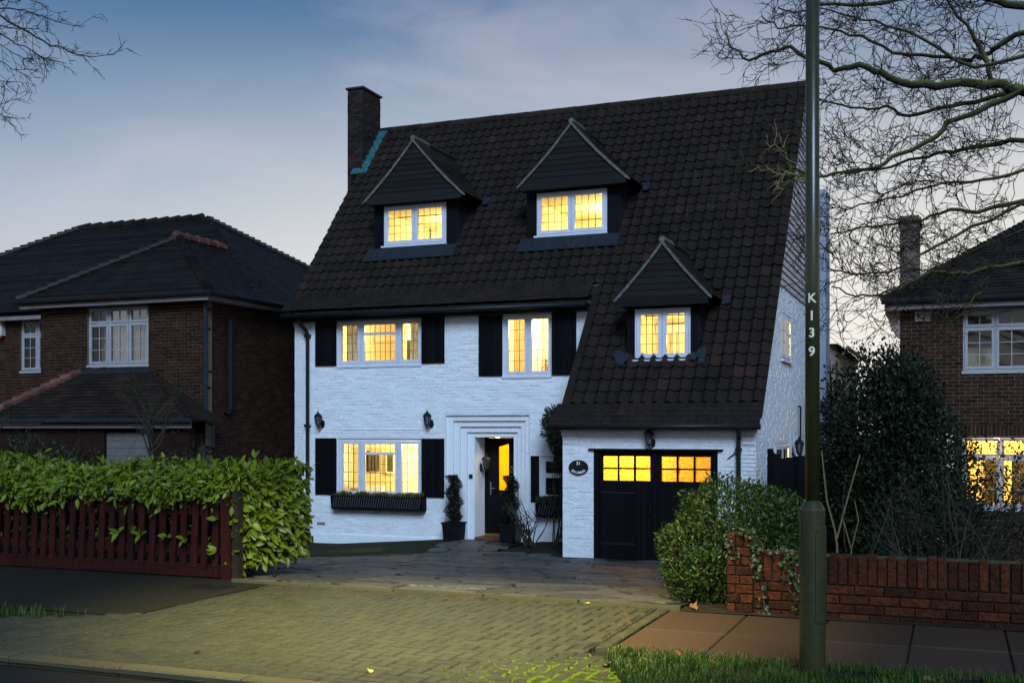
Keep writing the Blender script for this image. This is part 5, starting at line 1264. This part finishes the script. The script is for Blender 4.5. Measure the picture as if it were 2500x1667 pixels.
leafy('rounded green bush beside the drive, spilling round the brick pier', 'round_bush', 'bush', (1.45,-10.55,H(1.4,-10.55)),
      [(.05,.0,.78,.52,.42,.36),(.40,.1,.72,.36,.40,.34),(-.25,-.1,.45,.33,.34,.38),(-.30,-.15,.22,.26,.26,.20),(-.05,-.25,.30,.26,.28,.30),(.52,.25,.66,.22,.3,.32),(-.48,-.05,.52,.16,.2,.14)], 14000, .048, 'choisya', 31, stems=70, stem_m='pale_stem', w=.42, twig=6)
leafy('large dark evergreen shrub between the white house and the right house', 'evergreen_shrub', 'shrub', (2.4,-2.0,H(2.4,-2)),
      [(-.2,0,2.2,1.0,.9,1.35),(.5,.1,1.6,.85,.8,1.2),(-.5,0,1.2,.75,.8,1.1),(.2,-.2,2.85,.6,.6,.75),(.0,-.1,1.0,1.1,.8,1.0),(.8,0,.8,.6,.6,.9)], 48000, .085, 'dark_leaf', 32, stems=30, twig=4, hollow=.3)
leafy('thin upright shoots with backlit leaves above the evergreen shrub', 'tall_shrub', 'shrub', (1.75,1.8,H(1.7,1.8)),
      [(.2,0,3.2,.55,.35,.75),(.55,.1,3.6,.30,.25,.85),(-.35,0,2.8,.3,.3,.9)], 1500, .07, 'mid_leaf', 33, stems=40, twig=4, hollow=.1, updir=.8)
leafy('dark twiggy shrub with sparse leaves in front of the lit right-hand window', 'twiggy_shrub', 'shrub', (3.4,-8.0,H(3.4,-8)),
      [(-.1,0,.85,.75,.5,.72),(.6,0,1.0,.7,.5,.8),(-.6,-.1,.55,.45,.4,.5),(1.4,.1,.9,.8,.5,.8)], 7500, .046, 'dark_leaf', 34, stems=120, twig=9, hollow=.15)
leafy('low dark hedge along the left garden behind the laurel, left half', 'dark_hedge', 'hedge', (-12.4,-4.3,H(-12.4,-4.3)),
      [(-2.4,0,1.15,1.3,.6,1.15),(-.6,0,1.05,1.2,.6,1.08),(.5,.1,.95,.8,.5,.95),(-4.0,0,1.3,1.2,.6,1.15)], 6500, .10, 'mid_leaf', 35, stems=40, twig=4)
leafy('clipped dark hedge below the brick house side wall, right half', 'dark_hedge', 'hedge', (-9.8,-3.6,H(-9.8,-3.6)),
      [(-.8,0,.98,.9,.5,.9),(.2,0,1.0,.8,.5,.95),(.9,.1,.9,.6,.5,.9)], 5500, .055, 'mid_leaf', 36, stems=20)
leafy('dark climbing evergreen trained up beside the garage wall', 'wall_climber', 'climber', (-4.45,1.75,H(-4.4,1.75)),
      [(-.05,0,2.55,.30,.25,.42),(.12,0,2.25,.30,.25,.50),(.15,0,1.85,.22,.2,.35),(.2,0,1.2,.12,.12,.8)], 8000, .085, 'topiary_leaf', 37, stems=14, w=.28)

M['bark_twig'] = mat('dark_twig_bark', (.022,.017,.011), (.055,.043,.028), rough=.9, scale=10)
M['grey_stem'] = mat('grey_brown_stem', (.035,.028,.020), (.075,.06,.045), rough=.85, scale=12)
# ------------------------------------------------------------------ branching things
def polyline(p, d, L_, n, wob, r2, grav=0):
    pts = [Vector(p)]; d = Vector(d).normalized()
    for i in range(n):
        d = (d + unit(r2)*wob + Vector((0,0,grav))).normalized(); pts.append(pts[-1] + d*(L_/n))
    return pts, d
def twigs(mb, pts, r0, level, r2, dens, Lk, flat=1.0, wob=.35, up=0.0, minr=.0037, ns=4):
    """spawn side shoots along a branch"""
    k = len(pts); ln = sum((pts[i+1]-pts[i]).length for i in range(k-1)); n = int(ln*dens + r2.random())
    for q in range(n):
        f = r2.uniform(.08,1)*(k-1); i = min(int(f), k-2); p = pts[i].lerp(pts[i+1], f-i); d = (pts[i+1]-pts[i]).normalized()
        s = unit(r2); s = (s - d*s.dot(d)); s.y *= flat
        if s.length < .05: continue
        dd = d*r2.uniform(.45,1.25) + s.normalized()*.85 + Vector((0,0,up)); L_ = Lk*r2.uniform(.4,1.25); m_ = 7 if level > 2 else (5 if level > 1 else 4)
        tp, _ = polyline(p, dd, L_, m_, wob, r2); rr = max(minr, r0*.5)
        mb.tube([tuple(t) for t in tp], [rr*(1-.55*i_/m_) for i_ in range(m_+1)], n=ns if level > 1 else 3, cap=False)
        if level > 1: twigs(mb, tp, rr*.85, level-1, r2, dens*1.35, Lk*.47, flat, wob, up, minr, ns)
def limb(mb, tw, pts, r0, r1, r2, dens=5.2, Lk=.80, level=3, wob=.5, up=.05, ns=4, minr=.0042):
    pts = [Vector(p) for p in pts]; P = []
    for i in range(len(pts)-1):
        for q in range(3):
            P.append(pts[i].lerp(pts[i+1], q/3) + (unit(r2)*.02 if q or i else Vector()))
    P.append(pts[-1]); n = len(P)
    mb.tube([tuple(p) for p in P], [r0+(r1-r0)*(i/(n-1))**.8 for i in range(n)], n=8)
    twigs(tw, P, r1*1.15, level, r2, dens, Lk, wob=wob, up=up, ns=ns, minr=minr)
# big tree whose limbs reach in from the right
r2 = random.Random(77)
tr = thing('bare_tree', 'large bare mossy tree reaching in from the right over the roof', 'tree', (6.1,-8.7,H(6.1,-8.7))); TO = Vector(tr.location)
trunk, tw = MB(), MB()
trunk.tube([(0,0,-.1),(-.05,0,1.2),(-.12,0,2.8),(-.25,0,4.2),(-.2,.1,5.6),(-.1,.1,7.2)], [.30,.25,.22,.18,.13,.08], n=12)
LIMBS = [(0.075, 0.007, [(5.9, -8.7, 4.1), (3.991, -8.8, 4.736), (3.794, -8.838, 4.819), (3.534, -8.877, 4.865), (3.202, -8.915, 4.876), (2.881, -8.954, 4.902), (2.695, -8.992, 5.03), (2.488, -9.031, 5.112), (2.248, -9.069, 5.092), (2.049, -9.108, 5.207), (1.833, -9.146, 5.333), (1.635, -9.185, 5.304), (1.437, -9.223, 5.234), (1.278, -9.262, 5.358), (1.21, -9.3, 5.512)]), (0.045, 0.006, [(5.95, -8.7, 3.6), (3.981, -9.0, 4.705), (3.66, -9.09, 4.571), (3.301, -9.18, 4.429), (3.175, -9.27, 4.262), (2.88, -9.36, 4.128), (2.688, -9.45, 3.996), (2.358, -9.54, 3.942), (2.158, -9.63, 3.893), (1.948, -9.72, 3.986), (1.749, -9.81, 3.948), (1.559, -9.9, 4.019)]), (0.04, 0.01, [(5.95, -8.7, 3.6), (4.002, -8.6, 4.345), (3.656, -8.52, 4.308), (3.367, -8.44, 4.324), (3.104, -8.36, 4.308), (2.58, -8.28, 4.231), (2.273, -8.2, 4.244)]), (0.038, 0.008, [(5.9, -8.7, 4.1), (4.007, -8.5, 4.839), (3.574, -8.429, 4.804), (3.195, -8.357, 4.801), (2.906, -8.286, 4.766), (2.687, -8.214, 4.894), (2.458, -8.143, 4.915), (2.073, -8.071, 5.086), (1.834, -8.0, 5.182)]), (0.036, 0.007, [(6.0, -8.7, 2.9), (3.996, -8.7, 3.716), (3.584, -8.74, 3.639), (3.318, -8.78, 3.663), (3.079, -8.82, 3.579), (2.652, -8.86, 3.528), (2.195, -8.9, 3.481)]), (0.026, 0.007, [(6.0, -8.7, 2.9), (3.986, -8.9, 3.659), (3.532, -9.02, 3.442), (3.087, -9.14, 3.19), (2.875, -9.26, 3.043), (2.548, -9.38, 2.989), (2.266, -9.5, 3.027)]), (0.032, 0.007, [(6.0, -8.7, 2.9), (3.975, -9.1, 3.056), (3.69, -9.171, 3.027), (3.417, -9.243, 2.962), (3.175, -9.314, 2.985), (2.947, -9.386, 2.866), (2.714, -9.457, 2.795), (2.496, -9.529, 2.758), (2.276, -9.6, 2.857)]), (0.06, 0.007, [(5.9, -8.6, 5.2), (3.981, -9.0, 5.509), (3.765, -9.057, 5.558), (3.548, -9.114, 5.666), (3.073, -9.171, 5.674), (2.549, -9.229, 5.641), (2.206, -9.286, 5.685), (1.978, -9.343, 5.608), (1.748, -9.4, 5.66)]), (0.04, 0.007, [(5.9, -8.6, 5.2), (4.002, -8.6, 5.386), (3.771, -8.57, 5.296), (3.655, -8.54, 5.23), (3.505, -8.51, 5.205), (3.196, -8.48, 5.269), (2.776, -8.45, 5.384), (2.45, -8.42, 5.606), (2.157, -8.39, 5.719), (1.857, -8.36, 5.834), (1.593, -8.33, 5.835), (1.413, -8.3, 6.003)]), (0.03, 0.012, [(3.701, -8.8, 4.896), (3.636, -8.75, 5.167), (3.536, -8.7, 5.414), (3.352, -8.65, 5.708), (3.175, -8.6, 6.073)]), (0.022, 0.008, [(6.0, -8.7, 2.9), (4.018, -8.3, 3.506), (3.64, -8.225, 3.375), (3.367, -8.15, 3.233), (3.086, -8.075, 3.043), (2.837, -8.0, 2.933)]), (0.026, 0.006, [(5.95, -8.7, 3.6), (3.959, -9.4, 3.852), (3.613, -9.44, 3.797), (3.26, -9.48, 3.78), (2.901, -9.52, 3.685), (2.535, -9.56, 3.627), (2.314, -9.6, 3.558)]), (0.022, 0.008, [(3.692, -9.1, 3.036), (3.62, -9.133, 2.849), (3.511, -9.167, 2.714), (3.403, -9.2, 2.637)]), (0.03, 0.007, [(5.9, -8.6, 5.2), (3.959, -9.4, 4.902), (3.543, -9.46, 4.821), (3.082, -9.52, 5.164), (2.758, -9.58, 5.302), (2.467, -9.64, 5.398), (2.174, -9.7, 5.496)])]
for (r0, r1, P) in LIMBS:
    limb(trunk, tw, [Vector(p) - TO for p in P], r0*.82, r1, r2)
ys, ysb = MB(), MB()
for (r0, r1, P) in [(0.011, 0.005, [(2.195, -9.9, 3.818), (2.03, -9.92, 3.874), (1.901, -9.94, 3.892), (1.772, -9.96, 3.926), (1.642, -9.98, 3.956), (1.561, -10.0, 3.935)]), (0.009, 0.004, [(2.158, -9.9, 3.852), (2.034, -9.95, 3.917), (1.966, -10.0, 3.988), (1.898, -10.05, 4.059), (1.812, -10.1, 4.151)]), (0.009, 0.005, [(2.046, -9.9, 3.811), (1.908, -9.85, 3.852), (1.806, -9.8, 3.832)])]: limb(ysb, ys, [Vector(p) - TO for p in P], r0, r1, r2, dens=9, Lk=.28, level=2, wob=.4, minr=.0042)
ysb.add(ys.v, ys.f); ysb.build('lamplit_twigs', M['lit_twig'], tr)  # twigs before the roof, their lamplight put into the colour
trunk.build('trunk', M['moss_bark'], tr, smooth=True); tag(tw.build('twigs', M['bark_twig'], tr), kind='stuff')
# tree at the top left
r2 = random.Random(78)
tlft = thing('bare_tree', 'bare tree with thin dark twigs entering at the top left corner', 'tree', (-11.5,-8.2,H(-11.5,-8.2))); TO2 = Vector(tlft.location)
trunk, tw = MB(), MB(); trunk.tube([(0,0,-.1),(.05,0,2),(.1,0,4.5),(.1,0,7),(.2,.1,9.5)], [.22,.19,.15,.10,.05], n=10)
for (r0, r1, P) in [(0.02, 0.004, [(-11.4, -8.2, 6.8), (-9.22, -8.6, 7.353), (-8.594, -8.66, 7.007), (-8.168, -8.72, 6.774), (-7.788, -8.78, 6.612), (-7.416, -8.84, 6.492), (-6.917, -8.9, 6.428)]), (0.014, 0.004, [(-11.4, -8.2, 7.8), (-9.43, -8.4, 7.569), (-9.002, -8.367, 7.491), (-8.506, -8.333, 7.278), (-7.984, -8.3, 7.126)]), (0.014, 0.004, [(-11.4, -8.2, 6.8), (-9.01, -8.8, 6.998), (-8.497, -8.867, 6.741), (-8.068, -8.933, 6.499), (-7.651, -9.0, 6.373)]), (0.01, 0.004, [(-11.4, -8.2, 5.6), (-9.534, -8.3, 7.112), (-9.197, -8.25, 6.877), (-8.939, -8.2, 6.713)]), (0.01, 0.003, [(-11.4, -8.2, 5.6), (-9.22, -8.6, 6.714), (-8.916, -8.6, 6.55), (-8.654, -8.6, 6.404)]), (0.008, 0.003, [(-11.4, -8.2, 5.6), (-9.22, -8.6, 6.452), (-9.052, -8.6, 6.381)]), (0.008, 0.003, [(-11.4, -8.2, 5.6), (-9.22, -8.6, 6.103), (-9.068, -8.6, 6.128)]), (0.008, 0.003, [(-11.4, -8.2, 5.6), (-9.22, -8.6, 5.958), (-9.106, -8.6, 5.906)]), (0.014, 0.004, [(-11.4, -8.2, 7.8), (-9.22, -8.6, 7.585), (-8.614, -8.75, 7.503), (-8.029, -8.9, 7.198)]), (0.011, 0.004, [(-11.4, -8.2, 6.8), (-8.906, -8.9, 7.065), (-8.396, -8.967, 6.958), (-8.077, -9.033, 6.882), (-7.73, -9.1, 6.733)])]: limb(trunk, tw, [Vector(p) - TO2 for p in P], r0, r1, r2, dens=4.6, Lk=.34, level=3, wob=.16, up=-.08, minr=.0045)
trunk.build('trunk', M['bark'], tlft, smooth=True); tag(tw.build('twigs', M['bark'], tlft), kind='stuff')
# small pollarded tree in the left garden
r2 = random.Random(79)
pt = thing('pollarded_tree', 'small pollarded tree with a brush of fine twigs before the brick house', 'tree', (-11.15,-3.0,H(-11.15,-3)))
trunk, tw = MB(), MB(); trunk.tube([(0,0,-.1),(.02,0,1.0),(-.05,0,1.9),(-.12,0,2.6)], [.055,.05,.045,.035], n=8)
for i in range(9):
    a = r2.uniform(0,6.28); p = Vector((-.05,0,1.7 + r2.uniform(0,.8))); d = Vector((math.cos(a),math.sin(a)*.8,1.1)); pts, _ = polyline(p, d, r2.uniform(.6,1.0), 5, .18, r2, .12)
    trunk.tube([tuple(q) for q in pts], [.026,.022,.018,.015,.012,.010], n=6); twigs(tw, pts[2:], .009, 3, r2, 12, .42, wob=.2, up=.7)
trunk.build('trunk', M['bark'], pt, smooth=True); tag(tw.build('twigs', M['bark_twig'], pt), kind='stuff')
pt2 = thing('pollarded_tree', 'second twiggy pollarded tree cut off at the left edge', 'tree', (-16.2,-2.6,H(-16,-2.6)))
trunk, tw = MB(), MB(); trunk.tube([(0,0,-.1),(.02,0,1.5),(.05,0,2.4)], [.06,.05,.035], n=8)
for i in range(7):
    a = r2.uniform(0,6.28); p = Vector((0.03,0,1.8 + r2.uniform(0,.6))); d = Vector((math.cos(a),math.sin(a)*.8,1.1)); pts, _ = polyline(p, d, .9, 5, .18, r2, .12)
    trunk.tube([tuple(q) for q in pts], [.026,.022,.018,.015,.012,.010], n=6); twigs(tw, pts[2:], .009, 3, r2, 12, .42, wob=.2, up=.7)
trunk.build('trunk', M['bark'], pt2, smooth=True); tag(tw.build('twigs', M['bark_twig'], pt2), kind='stuff')
# bare shrub in the bed beside the door
r2 = random.Random(80)
bs = thing('bare_shrub', 'leafless shrub with crooked stems in the bed beside the front door', 'shrub', (-4.78,1.0,H(-4.78,1)+.04)); sm = MB()
for i in range(13):
    a = r2.uniform(0,6.28); d = Vector((math.cos(a)*.75, math.sin(a)*.4, 1.0)); pts, _ = polyline((r2.uniform(-.12,.12), r2.uniform(-.1,.1), 0), d, r2.uniform(.8,1.35), 7, .32, r2, .08)
    sm.tube([tuple(q) for q in pts], [.017*(1-.09*k) for k in range(8)], n=6)
    for q in range(3):
        p = pts[r2.randint(2,6)]; pp, _ = polyline(p, unit(r2)+Vector((0,0,.8)), r2.uniform(.2,.4), 4, .25, r2, .1); sm.tube([tuple(t) for t in pp], [.009,.008,.007,.006,.004], n=5)
sm.build('stems', M['bark'], bs)
# bare saplings behind the garden wall
sp_ = thing('sapling', 'thin forked bare sapling behind the brick wall, right of the lamp post', 'sapling', (2.27,-9.0,H(2.27,-9))); sm = MB()
for P, rr in (([(0,0,0),(.0,0,.55),(-.02,0,.70),(-.10,0,1.0),(-.15,0,1.5)], .014), ([(0,0,.62),(.07,0,.9),(.15,0,1.2),(.22,.02,1.46)], .011), ([(.09,.1,0),(.13,.1,.5),(.05,.1,.8)], .009), ([(.13,.1,.5),(.2,.1,.8),(.16,.1,1.0)], .007)):
    sm.tube(P, [rr*(1-.13*i) for i in range(len(P))], n=6)
sm.build('stems', M['pale_stem'], sp_)
r2 = random.Random(81)
bk = thing('bare_thicket', 'tangle of thin bare stems behind the garden wall', 'shrub', (3.1,-9.4,H(3.1,-9.4))); sm = MB()
for i in range(24):
    pts, _ = polyline((r2.uniform(-.8,1.4), r2.uniform(-.3,.5), 0), Vector((r2.uniform(-.5,.6),r2.uniform(-.2,.2),1)), r2.uniform(.6,1.4), 6, .2, r2)
    sm.tube([tuple(q) for q in pts], [.006*(1-.1*k) for k in range(7)], n=4)
sm.build('stems', M['grey_stem'], bk)
r2 = random.Random(82)
bk = thing('bare_thicket', 'pale arching twigs above the dark hedge at the far left', 'shrub', (-11.6,-5.2,H(-11.6,-5.2))); sm = MB()
for i in range(34):
    pts, _ = polyline((r2.uniform(-1.7,1.0), r2.uniform(-.2,.2), 0), Vector((r2.uniform(-.5,.5),r2.uniform(-.2,.2),1.2)), r2.uniform(1.3,2.3), 7, .2, r2)
    sm.tube([tuple(q) for q in pts], [.008*(1-.1*k) for k in range(8)], n=4)
sm.build('stems', M['grey_stem'], bk)
# ivy on the pier
r2 = random.Random(83)
iv = thing('ivy', 'trailing ivy over the top of the brick pier and garden wall', 'ivy', (1.85,-11.45,0)); sm, lf = MB(), MB()
for (x0, z0, x1, z1, n) in ((-.1,.66,-.02,.66,26),(.0,.64,.08,.05,40),(.06,.52,.42,.52,44),(.25,.5,.32,.1,30),(.30,.5,.38,.2,34),(-.18,.63,-.15,.45,14),(.02,.6,.03,.3,20)):
    a, b = Vector((x0,-.02,z0)), Vector((x1,-.02,z1)); pts = [a.lerp(b,i/7)+Vector((r2.uniform(-.02,.02),r2.uniform(-.012,.004),r2.uniform(-.01,.01))) for i in range(8)]
    sm.tube([tuple(p) for p in pts], [.004]*8, n=4)
    for i in range(n):
        c = r2.choice(pts) + Vector((r2.uniform(-.045,.045), r2.uniform(-.02,.02) if z0-z1 > .1 else r2.uniform(-.02,.14), r2.uniform(-.04,.04))); leaf(lf, c, Vector((r2.uniform(-1,1),-.6,r2.uniform(-1,.6))), r2.uniform(.025,.045), .8, up=(0,-1,.3))
sm.build('stems', M['grey_stem'], iv); tag(lf.build('leaves', M['ivy'], iv), kind='stuff')

# ------------------------------------------------------------------ verges, moss, fallen leaves
r2 = random.Random(84)
def grass(name, label_kind, fn, n, hmin, hmax):
    mb = MB()
    for i in range(n):
        q = fn()
        if q is None: continue
        x, y = q; h = r2.uniform(hmin,hmax); a = r2.uniform(0,6.28); lx, ly = math.cos(a)*h*.6, math.sin(a)*h*.6; w = .0028; px, py = -math.sin(a)*w, math.cos(a)*w
        mb.add([(x-px,y-py,-.015),(x+px,y+py,-.015),(x+px*.7+lx*.35,y+py*.7+ly*.35,h*.6),(x-px*.7+lx*.35,y-py*.7+ly*.35,h*.6),(x+lx,y+ly,h*.95)], [(0,1,2,3),(3,2,4)])
    return tag(mb.build(name, M['grass']), kind=label_kind)
def vr():
    x, y = r2.uniform(1.22,6.5), r2.uniform(-14.85,-13.28)
    if x < xright(y) + .02 + .06*noise.noise((y*5,0,0)): return None
    if noise.noise((x*3,y*3,0)) < -.33: return None
    return (x, y)
grass('grass_verge', 'stuff', vr, 30000, .02, .07)
def vl():
    x, y = r2.uniform(-9,-2.86), r2.uniform(-14.85,-13.42 - .25*r2.random())
    return (x, y) if x < xleft(y) - .03 + .06*noise.noise((y*4,1,0)) else None
grass('grass_verge', 'stuff', vl, 9000, .03, .09)
sheet('verge_soil', frange(1.23,14,24), frange(-14.87,-13.33,6), lambda u,v: (-.05 if u < 1.9 else -.018) + .012*noise.noise((u*3,v*3,2)), M['soil'])
sheet('verge_soil', frange(-30,-2.83,60), frange(-14.87,-13.43,8), lambda u,v: (-.05 if u > xleft(v) + .05 else -.012) + .012*noise.noise((u*3,v*3,2)), M['lawn'])
# moss creeping along the paver joints beside the verge
mo = MB()
for (pu, pv, o) in pav:
    dist = clamp01((pu - .25)/1.15) * clamp01(.25 + (-13.55-pv)/.7) * (.65 + .7*noise.noise((pu*4, pv*4, 6)))
    n = int(150*dist*dist + r2.random()*dist*3)
    for q in range(n):
        if r2.random() < o[0]/(o[0]+o[1]): x_, y_ = pu + r2.uniform(-1,1)*o[0], pv + r2.choice((-1,1))*(o[1]+.005) + r2.gauss(0,.004 + .008*dist)
        else: x_, y_ = pu + r2.choice((-1,1))*(o[0]+.005) + r2.gauss(0,.004 + .008*dist), pv + r2.uniform(-1,1)*o[1]
        s = r2.uniform(.005,.010)*(.7+dist*.7); h = s*r2.uniform(.5,1.1); a = r2.uniform(0,1.5)
        mo.add([(x_+s*math.cos(a+k*1.571), y_+s*math.sin(a+k*1.571), -.006) for k in range(4)] + [(x_, y_, h)], [(0,1,4),(1,2,4),(2,3,4),(3,0,4)])
tag(mo.build('moss', M['moss']), kind='stuff')
def fallen(label, x, y, z, s, m, group, seed):
    r3 = random.Random(seed); mb = MB(); n = 9; a0 = r3.uniform(0,6.28); P = []
    for i in range(n):
        a = 2*math.pi*i/n; k = s*(1 + .35*math.cos(3*a) + .2*math.sin(5*a+1)); P.append((k*math.cos(a), k*.75*math.sin(a), .35*s*math.cos(2*a)**2 + .1*s))
    mb.add(P + [(0,0,.12*s)], [(i,(i+1)%n,n) for i in range(n)]); st = MB().tube([(s*1.2,0,.3*s),(s*1.8,.1*s,.5*s)], .002, n=4)
    mb.add(st.v, st.f)
    return tag(mb.build('fallen_leaf', M[m], loc=(x,y,z), rot=(r3.uniform(-.5,.5), r3.uniform(-.5,.5), a0)), label, 'leaf', group)
for i in range(22): fallen('curled brown dead leaf lying in the grass verge near the lamp post', r2.uniform(1.35,3.6), r2.uniform(-14.5,-13.4), r2.uniform(.015,.04), r2.uniform(.018,.034), 'dead', 'fallen leaves in the verge', 100+i)
fallen('brown dead leaf lying on the paving at the left near the kerb', -1.35,-14.45,.008,.035,'dead',None,7)
fallen('orange-brown leaf on the soil in front of the green bush beside the pier', 1.36,-11.48,.03,.045,'dead',None,8)
for k, (x, y) in enumerate(((-1.62,-15.35),(-1.48,-15.36),(-.95,-15.72))): fallen('small yellow leaf lying on the road beyond the kerb', x, y, -.048, .022, 'yellow_leaf', 'yellow leaves on the road', 50+k)
fallen('small yellow leaf lying on the block paving, lower middle', .02,-14.55,.008,.02,'yellow_leaf',None,9)
fallen('small yellow leaf on the paving edge before the drive', .45,-11.50,.01,.018,'yellow_leaf',None,10)
